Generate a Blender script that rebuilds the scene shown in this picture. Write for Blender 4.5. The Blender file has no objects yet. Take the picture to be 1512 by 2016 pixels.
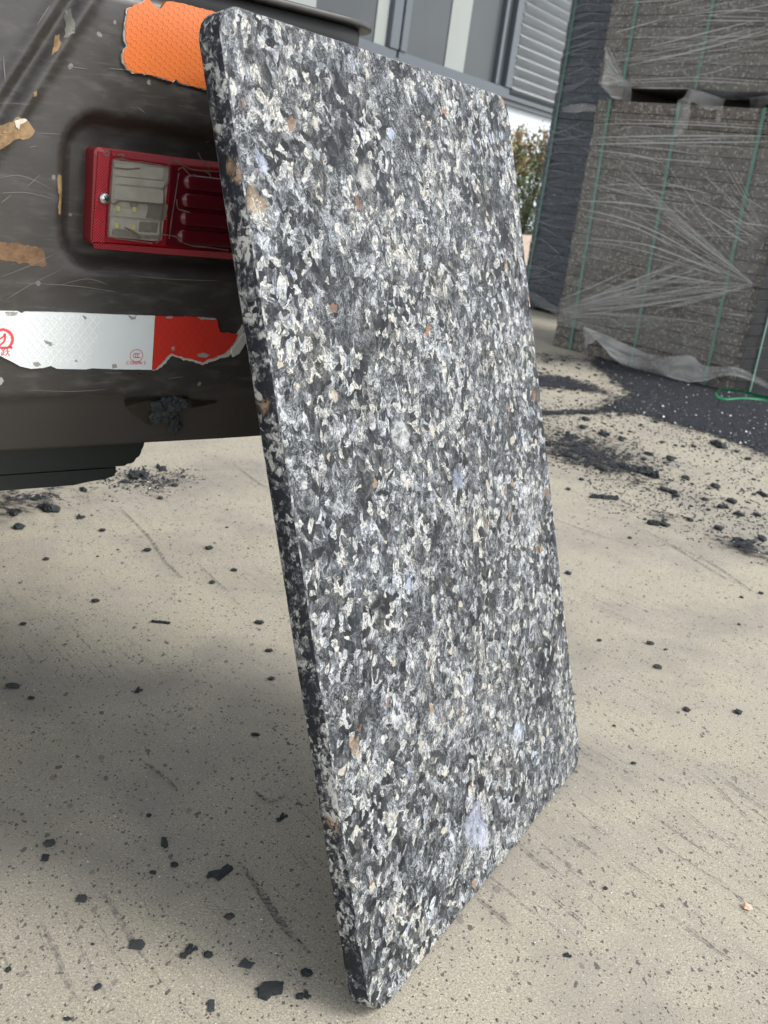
import bpy, bmesh, math, random
from mathutils import Vector, Matrix, noise as mnoise
random.seed(7)
sc = bpy.context.scene
# ------------------------------------------------------------------ camera
FPX, PITCH, ROLL, CAMH = 2002.4, 0.3176, 0.1386, 0.70
fwd = Vector((0, math.cos(PITCH), -math.sin(PITCH)))
rt0 = Vector((1, 0, 0)); up0 = rt0.cross(fwd)
RT = math.cos(ROLL)*rt0 + math.sin(ROLL)*up0
UP = -math.sin(ROLL)*rt0 + math.cos(ROLL)*up0
CAM = Vector((0, 0, CAMH))
cd = bpy.data.cameras.new("camera"); cam = bpy.data.objects.new("camera", cd)
sc.collection.objects.link(cam); sc.camera = cam
cam.matrix_world = Matrix.Translation(CAM) @ Matrix((RT, UP, -fwd)).transposed().to_4x4()
cd.sensor_fit = 'VERTICAL'; cd.sensor_height = 36; cd.lens = FPX/2016*36
cd.clip_start = 0.02; cd.clip_end = 1500
cd.dof.use_dof = True; cd.dof.focus_distance = 0.98; cd.dof.aperture_fstop = 15
# ------------------------------------------------------------------ light
SUN_EL, SUN_AZ = math.radians(43), math.radians(104)      # azimuth from +Y towards +X
w = bpy.data.worlds.new("World"); sc.world = w; w.use_nodes = True
nt = w.node_tree; nt.nodes.clear()
wo = nt.nodes.new('ShaderNodeOutputWorld'); bg = nt.nodes.new('ShaderNodeBackground')
sky = nt.nodes.new('ShaderNodeTexSky'); sky.sky_type = 'NISHITA'; sky.sun_disc = False
sky.sun_elevation = SUN_EL; sky.sun_rotation = SUN_AZ
sky.air_density = 1.0; sky.dust_density = 1.2; sky.ozone_density = 1.0
hsv = nt.nodes.new('ShaderNodeHueSaturation'); hsv.inputs['Saturation'].default_value = 0.30
nt.links.new(sky.outputs[0], hsv.inputs['Color']); nt.links.new(hsv.outputs[0], bg.inputs[0])
bg.inputs[1].default_value = 0.15
nt.links.new(bg.outputs[0], wo.inputs[0])
sl = bpy.data.lights.new("sun", 'SUN'); sl.energy = 1.4; sl.angle = math.radians(24); sl.color = (1, .975, .94)
so = bpy.data.objects.new("sun", sl); sc.collection.objects.link(so)
sd = Vector((math.cos(SUN_EL)*math.sin(SUN_AZ), math.cos(SUN_EL)*math.cos(SUN_AZ), math.sin(SUN_EL)))
so.rotation_euler = sd.to_track_quat('Z', 'Y').to_euler(); so.location = (3, 0, 4)
sc.view_settings.view_transform = 'Standard'; sc.view_settings.look = 'None'
sc.view_settings.exposure = 1.08; sc.view_settings.gamma = 1.0
# ------------------------------------------------------------------ geometry helpers
def ray(px, py): return fwd + (px-756)/FPX*RT - (py-1008)/FPX*UP
def G(px, py, z=0.0):
    d = ray(px, py); return CAM + d*((z-CAMH)/d.z)
def PL(px, py, P0, n):
    d = ray(px, py); return CAM + d*((P0-CAM).dot(n)/d.dot(n))
def link(o, parent=None):
    sc.collection.objects.link(o)
    if parent: o.parent = parent
    return o
def obj(name, bm, mats, parent=None, smooth=False, mw=None):
    me = bpy.data.meshes.new(name); bm.to_mesh(me); bm.free()
    if not isinstance(mats, (list, tuple)): mats = [mats]
    for m in mats: me.materials.append(m)
    if smooth:
        for p in me.polygons: p.use_smooth = True
    o = bpy.data.objects.new(name, me)
    if mw is not None: o.matrix_world = mw
    return link(o, parent)
def tag(o, label=None, cat=None, group=None, kind=None):
    if label: o['label'] = label
    if cat: o['category'] = cat
    if group: o['group'] = group
    if kind: o['kind'] = kind
    return o
def empty(name, label, cat, mw, group=None):
    o = bpy.data.objects.new(name, None); o.empty_display_size = .05
    o.matrix_world = mw; link(o); return tag(o, label, cat, group)
def box(bm, x0, x1, y0, y1, z0, z1, mi=0, bev=0):
    r = bmesh.ops.create_cube(bm, size=1)
    vs = r['verts']
    for v in vs:
        v.co = Vector((x0+(v.co.x+.5)*(x1-x0), y0+(v.co.y+.5)*(y1-y0), z0+(v.co.z+.5)*(z1-z0)))
    fs = {f for v in vs for f in v.link_faces}
    for f in fs: f.material_index = mi
    if bev:
        es = {e for v in vs for e in v.link_edges}
        bmesh.ops.bevel(bm, geom=list(es), offset=bev, segments=2, affect='EDGES')
def frame_mw(O, X, Y, Z):
    return Matrix.Translation(O) @ Matrix((X, Y, Z)).transposed().to_4x4()
def slabpoly(bm, pts, w0, w1, mi=0, side=None):
    """prism of outline pts (s,z) between depths w0 (back) and w1 (front); local axes x=s, y=-w, z"""
    a = 0
    for i in range(len(pts)):
        a += pts[i][0]*pts[(i+1) % len(pts)][1]-pts[(i+1) % len(pts)][0]*pts[i][1]
    if a < 0: pts = pts[::-1]
    f = [bm.verts.new((p[0], -w1, p[1])) for p in pts]
    b = [bm.verts.new((p[0], -w0, p[1])) for p in pts]
    F = bm.faces.new(f); F.material_index = mi
    F2 = bm.faces.new(b[::-1]); F2.material_index = mi
    n = len(pts)
    for i in range(n):
        j = (i+1) % n
        q = bm.faces.new((f[j], f[i], b[i], b[j])); q.material_index = mi if side is None else side
def jag(pts, step, amp, closed=True, seed=0):
    rnd = random.Random(seed); out = []
    n = len(pts)
    for i in range(n if closed else n-1):
        a = Vector(pts[i]); b = Vector(pts[(i+1) % n]); k = max(1, int((b-a).length/step))
        for q in range(k):
            p = a.lerp(b, q/k)
            out.append((p.x+rnd.uniform(-amp, amp), p.y+rnd.uniform(-amp, amp)))
    return out
def ribbon(bm, pts, wid, up, mi=0):
    """flat ribbon along 3D pts; up = surface normal"""
    n = len(pts); L = []
    for i in range(n):
        t = (pts[min(i+1, n-1)]-pts[max(i-1, 0)]).normalized(); sdir = t.cross(up).normalized()
        ww = wid(i/(n-1)) if callable(wid) else wid
        L.append((bm.verts.new(pts[i]+sdir*ww/2), bm.verts.new(pts[i]-sdir*ww/2)))
    for i in range(n-1):
        f = bm.faces.new((L[i][0], L[i+1][0], L[i+1][1], L[i][1])); f.material_index = mi
def smoothline(pts, k=6):
    P = [Vector(p) for p in pts]; out = []
    for i in range(len(P)-1):
        p0 = P[max(i-1, 0)]; p1 = P[i]; p2 = P[i+1]; p3 = P[min(i+2, len(P)-1)]
        for j in range(k):
            t = j/k
            out.append(.5*((2*p1)+(-p0+p2)*t+(2*p0-5*p1+4*p2-p3)*t*t+(-p0+3*p1-3*p2+p3)*t**3))
    out.append(P[-1]); return out
def inpoly(x, y, P):
    c = False; j = len(P)-1
    for i in range(len(P)):
        if (P[i][1] > y) != (P[j][1] > y) and x < (P[j][0]-P[i][0])*(y-P[i][1])/(P[j][1]-P[i][1])+P[i][0]: c = not c
        j = i
    return c
# ------------------------------------------------------------------ material helpers
class M:
    def __init__(s, name, rough=.6, col=(.5, .5, .5), metal=0, spec=.5):
        s.m = bpy.data.materials.new(name); s.m.use_nodes = True; s.t = s.m.node_tree
        s.b = s.t.nodes['Principled BSDF']; s.b.inputs['Roughness'].default_value = rough
        s.b.inputs['Base Color'].default_value = (*col, 1); s.b.inputs['Metallic'].default_value = metal
        s.b.inputs['Specular IOR Level'].default_value = spec
        s.tc = s.t.nodes.new('ShaderNodeTexCoord').outputs['Object']
    def L(s, a, b): s.t.links.new(a, b); return s
    def setin(s, n, k, v):
        if hasattr(v, 'is_linked') or isinstance(v, bpy.types.NodeSocket): s.t.links.new(v, n.inputs[k])
        else:
            if isinstance(v, (tuple, list)) and len(v) == 3 and n.inputs[k].type == 'RGBA': v = (*v, 1)
            n.inputs[k].default_value = v
    def map(s, v, sc_=(1, 1, 1), rot=(0, 0, 0), loc=(0, 0, 0)):
        n = s.t.nodes.new('ShaderNodeMapping'); s.L(v, n.inputs[0])
        n.inputs['Scale'].default_value = sc_; n.inputs['Rotation'].default_value = rot; n.inputs['Location'].default_value = loc
        return n.outputs[0]
    def noise(s, v, scale, det=4, rough=.5, dist=0, out=0):
        n = s.t.nodes.new('ShaderNodeTexNoise'); s.L(v, n.inputs['Vector'])
        n.inputs['Scale'].default_value = scale; n.inputs['Detail'].default_value = det
        n.inputs['Roughness'].default_value = rough; n.inputs['Distortion'].default_value = dist
        return n.outputs[out]
    def vor(s, v, scale, feat='F1', rnd=1.0):
        n = s.t.nodes.new('ShaderNodeTexVoronoi'); s.L(v, n.inputs['Vector']); n.feature = feat
        n.inputs['Scale'].default_value = scale; n.inputs['Randomness'].default_value = rnd
        return n.outputs
    def math(s, op, a, b=None, c=None, clamp=False):
        n = s.t.nodes.new('ShaderNodeMath'); n.operation = op; n.use_clamp = clamp
        s.setin(n, 0, a)
        if b is not None: s.setin(n, 1, b)
        if c is not None: s.setin(n, 2, c)
        return n.outputs[0]
    def vm(s, op, a, b=None, sc_=None):
        n = s.t.nodes.new('ShaderNodeVectorMath'); n.operation = op; s.setin(n, 0, a)
        if b is not None: s.setin(n, 1, b)
        if sc_ is not None: n.inputs['Scale'].default_value = sc_
        return n.outputs[0]
    def sep(s, v):
        n = s.t.nodes.new('ShaderNodeSeparateXYZ'); s.L(v, n.inputs[0]); return n.outputs
    def ramp(s, f, stops, const=False):
        n = s.t.nodes.new('ShaderNodeValToRGB'); s.L(f, n.inputs[0]); r = n.color_ramp
        r.interpolation = 'CONSTANT' if const else 'LINEAR'
        for i, (p, c) in enumerate(stops):
            e = r.elements[i] if i < 2 else r.elements.new(p)
            e.position = p; e.color = (*c, 1) if isinstance(c, tuple) else (c, c, c, 1)
        return n.outputs[0]
    def mix(s, f, a, b, mode='MIX'):
        n = s.t.nodes.new('ShaderNodeMix'); n.data_type = 'RGBA'; n.blend_type = mode
        s.setin(n, 0, f); s.setin(n, 6, a); s.setin(n, 7, b); return n.outputs[2]
    def step(s, f, a, b):
        n = s.t.nodes.new('ShaderNodeMapRange'); s.L(f, n.inputs[0])
        n.inputs[1].default_value = a; n.inputs[2].default_value = b; return n.outputs[0]
    def warp(s, v, scale, amp, det=3):
        c = s.noise(v, scale, det, out=1)
        return s.vm('ADD', v, s.vm('SCALE', s.vm('SUBTRACT', c, (.5, .5, .5)), sc_=amp))
    def col(s, c): s.L(c, s.b.inputs['Base Color']); return s
    def rough(s, c): s.L(c, s.b.inputs['Roughness']); return s
    def bump(s, h, strength=.3, dist=.001):
        n = s.t.nodes.new('ShaderNodeBump'); n.inputs['Strength'].default_value = strength
        n.inputs['Distance'].default_value = dist; s.L(h, n.inputs['Height']); s.L(n.outputs[0], s.b.inputs['Normal']); return s
    def mixtransp(s, f):
        out = s.t.nodes['Material Output']; tr = s.t.nodes.new('ShaderNodeBsdfTransparent'); mx = s.t.nodes.new('ShaderNodeMixShader')
        s.setin(mx, 0, f); s.L(tr.outputs[0], mx.inputs[1]); s.L(s.b.outputs[0], mx.inputs[2]); s.L(mx.outputs[0], out.inputs[0]); return s

def spotmask(m, vec, c, r, soft=.25):
    n = m.t.nodes.new('ShaderNodeVectorMath'); n.operation = 'DISTANCE'; m.L(vec, n.inputs[0]); n.inputs[1].default_value = c
    return m.step(n.outputs['Value'], r, r*(1-soft))
def slab_local(px, py):
    e_ = Vector((math.cos(1.0892), math.sin(1.0892), 0)); n0 = Vector((e_.y, -e_.x, 0)); n_ = math.cos(.3088)*n0+math.sin(.3088)*Vector((0, 0, 1)); u_ = math.cos(.3088)*Vector((0, 0, 1))-math.sin(.3088)*n0
    B_ = Vector((.0469*.7, 1.0135*.7, 0)); X = PL(px, py, B_+n_*.02212, n_)-B_; return (X.dot(e_), -.02212, X.dot(u_))
SPOTS = [(slab_local(px, py), r, c, k) for px, py, r, c, k in ((1020, 1445, .014, (.54, .58, .68), .75), (935, 1625, .026, (.54, .57, .66), .65), (950, 1650, .016, (.58, .60, .68), .7), (505, 400, .014, (.46, .34, .21), .55), (655, 775, .006, (.62, .55, .43), .8), (790, 860, .018, (.60, .61, .60), .7), (512, 323, .009, (.52, .55, .66), .75), (842, 655, .006, (.40, .24, .14), .8), (1055, 780, .010, (.24, .15, .10), .8), (700, 1470, .008, (.48, .36, .24), .7), (875, 220, .007, (.30, .16, .09), .8), (780, 1420, .010, (.60, .61, .60), .8), (645, 260, .011, (.020, .023, .028), .9), (720, 350, .016, (.60, .59, .55), .6), (900, 945, .014, (.42, .46, .56), .6), (700, 1990, .014, (.62, .58, .44), .0))]
def m_slab_face():
    m = M('pressed_flake_face', .6, spec=.18)
    v0 = m.map(m.tc, (.94, 1, .92))
    v = m.warp(v0, 12, .022); v = m.warp(v, 60, .015, 4); v = m.warp(v, 210, .0045, 3)
    big = m.noise(m.map(m.tc, (.8, 1, 1)), 15, 5, .65)
    bigc = m.math('MULTIPLY', m.math('SUBTRACT', big, .5), 1.02)
    gr = m.noise(v, 300, 3, .7)                                   # mottling inside each flake
    grc = m.math('MULTIPLY', m.math('SUBTRACT', gr, .5), .55)
    V1 = m.vor(v, 66); r1 = m.sep(V1[1])
    idx = m.math('ADD', m.math('ADD', r1[0], bigc), m.math('MULTIPLY', grc, .35))
    stops = [(0, (.010, .012, .016)), (.17, (.020, .023, .028)), (.31, (.045, .050, .054)), (.45, (.082, .088, .092)),
             (.58, (.135, .143, .147)), (.65, (.27, .28, .285)), (.72, (.47, .485, .49)), (.80, (.72, .74, .75)), (.92, (.78, .75, .66)), (.97, (.24, .25, .27))]
    base = m.ramp(idx, stops, True)
    V2 = m.vor(v, 150); c2 = m.sep(V2[1])
    fine = m.ramp(m.math('ADD', m.math('ADD', c2[0], bigc), grc), [(0, (.018, .020, .025)), (.22, (.055, .06, .064)), (.40, (.115, .12, .122)), (.56, (.24, .25, .255)), (.70, (.47, .49, .50)), (.86, (.66, .65, .60))])
    base = m.mix(.22, base, fine)
    sel = m.step(m.math('ADD', c2[1], m.math('MULTIPLY', m.noise(v, 30, 2), .7)), .68, .80)
    col = m.mix(sel, base, fine)
    msk = m.step(m.noise(m.map(m.tc, (.7, 1, 1), loc=(1, 1, 1)), 24, 3), .36, .60)
    def fil(loc, sc_, dist, c, wid, k, mk=None):
        n = m.noise(m.map(v, loc=loc), sc_, 3, .6, dist)
        r = m.math('SUBTRACT', 1, m.math('MULTIPLY', m.math('ABSOLUTE', m.math('SUBTRACT', n, .5)), wid), clamp=True)
        f = m.math('MULTIPLY', r, k)
        if mk: f = m.math('MULTIPLY', f, mk)
        return m.mix(f, col, c)
    col = fil((0, 0, 0), 85, 1.4, (.56, .58, .59), 22, .8, msk)
    col = fil((7, 2, 5), 150, 1.8, (.50, .51, .51), 20, .5, msk)
    col = fil((3, 1, 2), 110, 1.3, (.026, .029, .034), 15, .8)
    col = fil((9, 4, 1), 230, 1.5, (.05, .055, .06), 15, .35)
    # warm and cool casts that wander over the board
    wm = m.step(m.noise(m.map(m.tc, loc=(4, 0, 8)), 17, 4, .7), .52, .70)
    col = m.mix(m.math('MULTIPLY', wm, .45), col, (1.08, .99, .84), 'MULTIPLY')
    cm_ = m.step(m.noise(m.map(m.tc, loc=(1, 0, 3)), 19, 4, .7), .52, .70)
    col = m.mix(m.math('MULTIPLY', cm_, .7), col, (.95, .99, 1.07), 'MULTIPLY')
    vw = m.warp(v, 90, .014, 3)
    for th, cc, lo in ((.972, (.30, .19, .13), 0.3), (.982, (.42, .46, .58), 2.3), (.93, (.60, .55, .45), 4.3), (.972, (.42, .31, .22), 6.1)):
        c3 = m.vor(m.map(vw, loc=(lo, .2, .4)), 64); r3 = m.sep(c3[1]); near = m.math('LESS_THAN', c3[0], m.math('MULTIPLY', r3[1], .50))
        col = m.mix(m.math('MULTIPLY', m.math('MULTIPLY', m.math('GREATER_THAN', r3[0], th), near), .8), col, cc)
    sw_ = m.warp(m.warp(m.tc, 45, .030, 4), 140, .010, 3)
    brk = m.step(m.noise(sw_, 120, 3, .7), .42, .54)
    for (c, r, cc, k) in SPOTS:
        col = m.mix(m.math('MULTIPLY', m.math('MULTIPLY', spotmask(m, sw_, c, r), m.math('ADD', m.math('MULTIPLY', brk, .6), .4)), k), col, cc)
    g = m.noise(m.map(m.tc, (.5, 1, 1.6), rot=(0, .3, 0)), 420, 3, .7); col = m.mix(.32, col, m.ramp(g, [(.3, .40), (.7, 1.30)]), 'MULTIPLY')
    ga = m.t.nodes.new('ShaderNodeGamma'); m.L(col, ga.inputs[0]); ga.inputs[1].default_value = 1.24
    m.col(m.mix(1.0, ga.outputs[0], (.84, .85, .86), 'MULTIPLY'))
    h = m.math('ADD', m.math('MULTIPLY', V1[0], .8), m.math('MULTIPLY', gr, .7)); m.bump(h, .5, .0012)
    return m.m
def m_slab_edge():
    m = M('pressed_flake_edge', .6, spec=.25)
    v = m.warp(m.map(m.tc, (1, 1, .8)), 40, .016); v = m.warp(v, 170, .006, 3)
    a = m.noise(v, 30, 4, .6); b = m.noise(v, 280, 4, .7)
    r1 = m.sep(m.vor(m.warp(v, 300, .006), 250)[1]); zz = m.sep(m.tc)[2]
    low = m.step(zz, .60, .05)
    k = m.math('ADD', m.math('MULTIPLY', r1[0], .34), m.math('ADD', m.math('MULTIPLY', a, 1.20), m.math('MULTIPLY', m.math('SUBTRACT', b, .5), .9)))
    k = m.math('ADD', k, m.math('MULTIPLY', low, .035))
    col = m.ramp(k, [(.0, (.012, .014, .019)), (.70, (.018, .020, .026)), (.78, (.042, .045, .051)), (.86, (.11, .114, .116)), (.93, (.27, .27, .265)), (1.0, (.48, .47, .44))])
    br = m.math('MULTIPLY', m.step(m.noise(m.map(v, loc=(4, 4, 4)), 24, 2), .66, .72), m.step(b, .40, .52))
    m.col(m.mix(m.math('MULTIPLY', br, .8), col, (.36, .23, .13))).bump(m.math('ADD', b, a), .6, .0012); return m.m
def m_slab_rim():
    m = M('worn_flake_rim', .6)
    v = m.warp(m.tc, 90, .008)
    m.col(m.ramp(m.noise(v, 130, 4, .6), [(.40, (.04, .043, .048)), (.52, (.14, .145, .15)), (.62, (.50, .50, .48)), (.76, (.52, .44, .33))])); return m.m

def m_ground():
    m = M('tan_concrete', .85, spec=.25)
    p = m.tc
    big = m.noise(p, 1.3, 4); mid = m.noise(p, 9, 4, .6)
    col = m.mix(big, (.345, .314, .240), (.438, .400, .308))
    col = m.mix(m.step(mid, .35, .75), col, (.36, .328, .268))
    g = m.noise(p, 430, 4, .8)
    col = m.mix(.75, col, m.ramp(g, [(.34, .30), (.46, .85), (.56, 1.10), (.66, 1.5)]), 'MULTIPLY')
    wp = m.warp(p, 90, .006)
    # pale grit and dark specks (flattened flecks lying one way)
    g2 = m.noise(p, 1100, 2, .8); col = m.mix(.5, col, m.ramp(g2, [(.36, .45), (.62, 1.4)]), 'MULTIPLY')
    vs = m.vor(wp, 330); sp = m.sep(vs[1])
    lt = m.math('MULTIPLY', m.math('LESS_THAN', vs[0], .30), m.math('GREATER_THAN', sp[0], .80))
    col = m.mix(m.math('MULTIPLY', lt, .55), col, (.66, .60, .48))
    vd = m.vor(m.map(wp, (1, .75, 1), rot=(0, 0, .5)), 170); sdn = m.sep(vd[1])
    dens = m.step(m.noise(p, 3.1, 3), .30, .62)
    dk = m.math('MULTIPLY', m.math('LESS_THAN', vd[0], m.math('MULTIPLY', sdn[1], .30)), m.math('GREATER_THAN', sdn[0], m.math('SUBTRACT', .74, m.math('MULTIPLY', dens, .50))))
    col = m.mix(m.math('MULTIPLY', dk, .85), col, (.075, .066, .060))
    vd2 = m.vor(m.map(wp, (1, .6, 1), rot=(0, 0, .6), loc=(5, 2, 0)), 62); s2 = m.sep(vd2[1])
    dk2 = m.math('MULTIPLY', m.math('LESS_THAN', vd2[0], m.math('MULTIPLY', s2[1], .26)), m.math('GREATER_THAN', s2[0], .80))
    col = m.mix(m.math('MULTIPLY', dk2, .5), col, (.11, .10, .098))
    wq = m.warp(p, 130, .010)
    for sc_, th, c_ in ((300, .62, (.10, .088, .078)), (190, .74, (.085, .076, .070)), (110, .86, (.07, .064, .062))):
        vx = m.vor(m.map(wq, (1, .5, 1), rot=(0, 0, .75), loc=(sc_, 1, 0)), sc_); sx_ = m.sep(vx[1])
        col = m.mix(m.math('MULTIPLY', m.math('MULTIPLY', m.math('LESS_THAN', vx[0], m.math('MULTIPLY', sx_[1], .34)), m.math('GREATER_THAN', sx_[0], th)), .8), col, c_)
    pur = m.step(m.noise(m.map(m.warp(p, 6, .1), loc=(3, 8, 0)), 2.6, 5, .65), .50, .72)
    col = m.mix(m.math('MULTIPLY', pur, .45), col, (.225, .192, .172))
    # parallel drag scratches
    rz = math.radians(50)
    q = m.map(m.warp(p, 7, .03), (1, 1, 1), rot=(0, 0, rz))
    qs = m.map(q, (9, 210, 1)); qs2 = m.map(q, (3.2, 85, 1))
    s_a = m.step(m.noise(qs, 1, 3, .6), .60, .67); s_b = m.step(m.noise(qs2, 1, 3, .65), .62, .68)
    msk = m.step(m.noise(m.map(p, loc=(2, 7, 0)), 2.3, 3), .44, .60)
    brk = m.step(m.noise(p, 160, 3, .7), .40, .56)
    sc1 = m.math('MULTIPLY', m.math('MULTIPLY', m.math('MAXIMUM', s_a, s_b), msk), brk)
    col = m.mix(m.math('MULTIPLY', sc1, .62), col, (.085, .078, .082))
    # soft grey rubber dust
    du = m.math('MULTIPLY', m.step(m.noise(m.map(m.warp(p, 5, .12), loc=(9, 3, 0)), 3.4, 5, .6), .48, .68), m.step(g, .35, .6))
    brk0 = m.step(m.noise(p, 110, 4, .75), .40, .62)
    lg = m.step(m.noise(m.map(q, (2.0, 30, 1), loc=(4, 1, 0)), 1, 4, .6), .54, .68)
    col = m.mix(m.math('MULTIPLY', m.math('MULTIPLY', m.math('MULTIPLY', lg, msk), brk0), .40), col, (.15, .138, .13))
    col = m.mix(m.math('MULTIPLY', du, .62), col, (.15, .14, .135))
    m.col(col).bump(m.math('ADD', g, m.math('MULTIPLY', m.noise(p, 140, 3), .8)), .35, .0014)
    return m.m
def m_dust():
    m = M('black_rubber_powder', .9, spec=.2)
    at = m.t.nodes.new('ShaderNodeAttribute'); at.attribute_name = 'den'
    v = m.warp(m.tc, 14, .05)
    n1 = m.noise(v, 42, 5, .68); n2 = m.noise(v, 420, 2, .6)
    vs = m.vor(m.tc, 120); s = m.sep(vs[1])
    white = m.math('MULTIPLY', m.math('LESS_THAN', vs[0], m.math('MULTIPLY', s[1], .42)), m.math('GREATER_THAN', s[0], .93))
    col = m.mix(m.step(m.noise(v, 90, 4, .7), .38, .62), (.014, .015, .019), (.050, .052, .060))
    m.col(m.mix(white, col, (.72, .74, .76)))
    a = m.math('ADD', m.math('ADD', at.outputs['Fac'], m.math('MULTIPLY', m.math('SUBTRACT', n1, .5), 1.9)), m.math('MULTIPLY', m.math('SUBTRACT', n2, .5), .8))
    m.mixtransp(m.step(a, .44, .58)); m.bump(m.math('ADD', m.math('MULTIPLY', n2, .4), m.noise(v, 75, 4, .65)), 1.0, .012); return m.m
def m_paint():
    m = M('worn_charcoal_paint', .42, spec=.5)
    p = m.tc
    a = m.noise(p, 6, 4); b = m.noise(m.map(p, (1, 1, 3)), 40, 4, .6)
    col = m.mix(a, (.030, .027, .0235), (.051, .047, .041))
    col = m.mix(m.math('MULTIPLY', m.step(b, .50, .72), .45), col, (.105, .098, .088))
    # rubbed horizontal streaks and thin random scratches
    st = m.noise(m.map(m.warp(p, 9, .02), (14, 14, 240)), 1, 4, .65)
    col = m.mix(m.math('MULTIPLY', m.step(st, .60, .74), .35), col, (.16, .15, .14))
    for k, (rx, sc_) in enumerate(((.5, 60), (-.9, 45), (1.3, 52))):
        q = m.map(m.warp(m.map(p, loc=(k*3, 0, k)), 8, .04), (5, 5, 260), rot=(0, rx, 0))
        s_ = m.math('MULTIPLY', m.step(m.noise(q, 1, 2), .72, .745), m.step(m.noise(m.map(p, loc=(k, k*5, 0)), 13, 2), .52, .62))
        col = m.mix(m.math('MULTIPLY', s_, .45), col, (.34, .32, .29))
    vs = m.vor(m.warp(p, 70, .006), 90); s = m.sep(vs[1])
    sp = m.math('MULTIPLY', m.math('LESS_THAN', vs[0], m.math('MULTIPLY', s[1], .2)), m.math('GREATER_THAN', s[0], .86))
    col = m.mix(m.math('MULTIPLY', sp, .55), col, (.30, .28, .25))
    m.col(col); m.rough(m.ramp(b, [(.3, .27), (.75, .56)])); m.bump(m.noise(p, 60, 4), .12, .002); return m.m
def m_under():
    m = M('dull_brown_underpaint', .75, spec=.25)
    p = m.tc
    col = m.mix(m.noise(p, 9, 3), (.045, .040, .035), (.062, .055, .048))
    st = m.step(m.noise(m.map(m.warp(p, 8, .03), (7, 7, 150), rot=(0, .35, 0)), 1, 4, .6), .58, .70)
    col = m.mix(m.math('MULTIPLY', m.math('MULTIPLY', st, m.step(m.noise(p, 5, 2), .45, .6)), .8), col, (.03, .026, .024))
    m.col(col); return m.m
def simple(name, c, r=.6, metal=0, var=.2, sc_=40, bump=0, spec=.5):
    m = M(name, r, c, metal, spec); n = m.noise(m.tc, sc_, 4, .6)
    m.col(m.mix(n, tuple(x*(1-var) for x in c), tuple(min(1, x*(1+var)) for x in c)))
    if bump: m.bump(m.noise(m.tc, sc_*2, 4), bump, .002)
    return m.m
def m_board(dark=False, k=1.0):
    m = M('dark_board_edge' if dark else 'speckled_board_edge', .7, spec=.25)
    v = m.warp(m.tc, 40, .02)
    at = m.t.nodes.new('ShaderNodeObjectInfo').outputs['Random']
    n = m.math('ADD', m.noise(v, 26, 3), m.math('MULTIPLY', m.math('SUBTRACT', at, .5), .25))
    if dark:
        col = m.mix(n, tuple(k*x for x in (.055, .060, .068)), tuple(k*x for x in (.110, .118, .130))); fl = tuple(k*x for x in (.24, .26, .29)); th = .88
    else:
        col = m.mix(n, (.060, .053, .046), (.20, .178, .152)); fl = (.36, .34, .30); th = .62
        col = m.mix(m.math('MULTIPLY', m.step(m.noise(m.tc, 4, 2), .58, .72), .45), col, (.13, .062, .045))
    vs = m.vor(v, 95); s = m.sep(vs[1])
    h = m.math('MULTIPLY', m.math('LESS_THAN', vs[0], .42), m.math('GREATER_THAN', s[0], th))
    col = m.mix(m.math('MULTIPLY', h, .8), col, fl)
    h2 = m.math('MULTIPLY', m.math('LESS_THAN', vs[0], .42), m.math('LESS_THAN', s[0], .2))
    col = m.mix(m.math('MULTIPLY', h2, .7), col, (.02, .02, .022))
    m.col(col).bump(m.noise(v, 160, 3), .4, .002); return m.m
def m_film(name, base, amt, col=(.52, .53, .51), rot=0.2):
    m = M(name, .28, col, spec=.5)
    p = m.tc
    a = m.noise(m.map(m.warp(p, 3, .12), (1.6, 5, 46), rot=(0, rot, 0)), 1, 5, .65)
    b = m.noise(m.map(m.warp(m.map(p, loc=(3, 3, 3)), 4, .1), (2, 5, 60), rot=(0, -rot*1.6, 0)), 1, 4, .6)
    k = m.math('MAXIMUM', m.step(a, .58, .74), m.step(b, .62, .76))
    c = m.noise(p, 4, 3)
    f = m.math('ADD', m.math('MULTIPLY', k, amt), m.math('MULTIPLY', m.step(c, .25, .8), base), clamp=True)
    m.mixtransp(f); m.bump(a, .5, .004); return m.m
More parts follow.
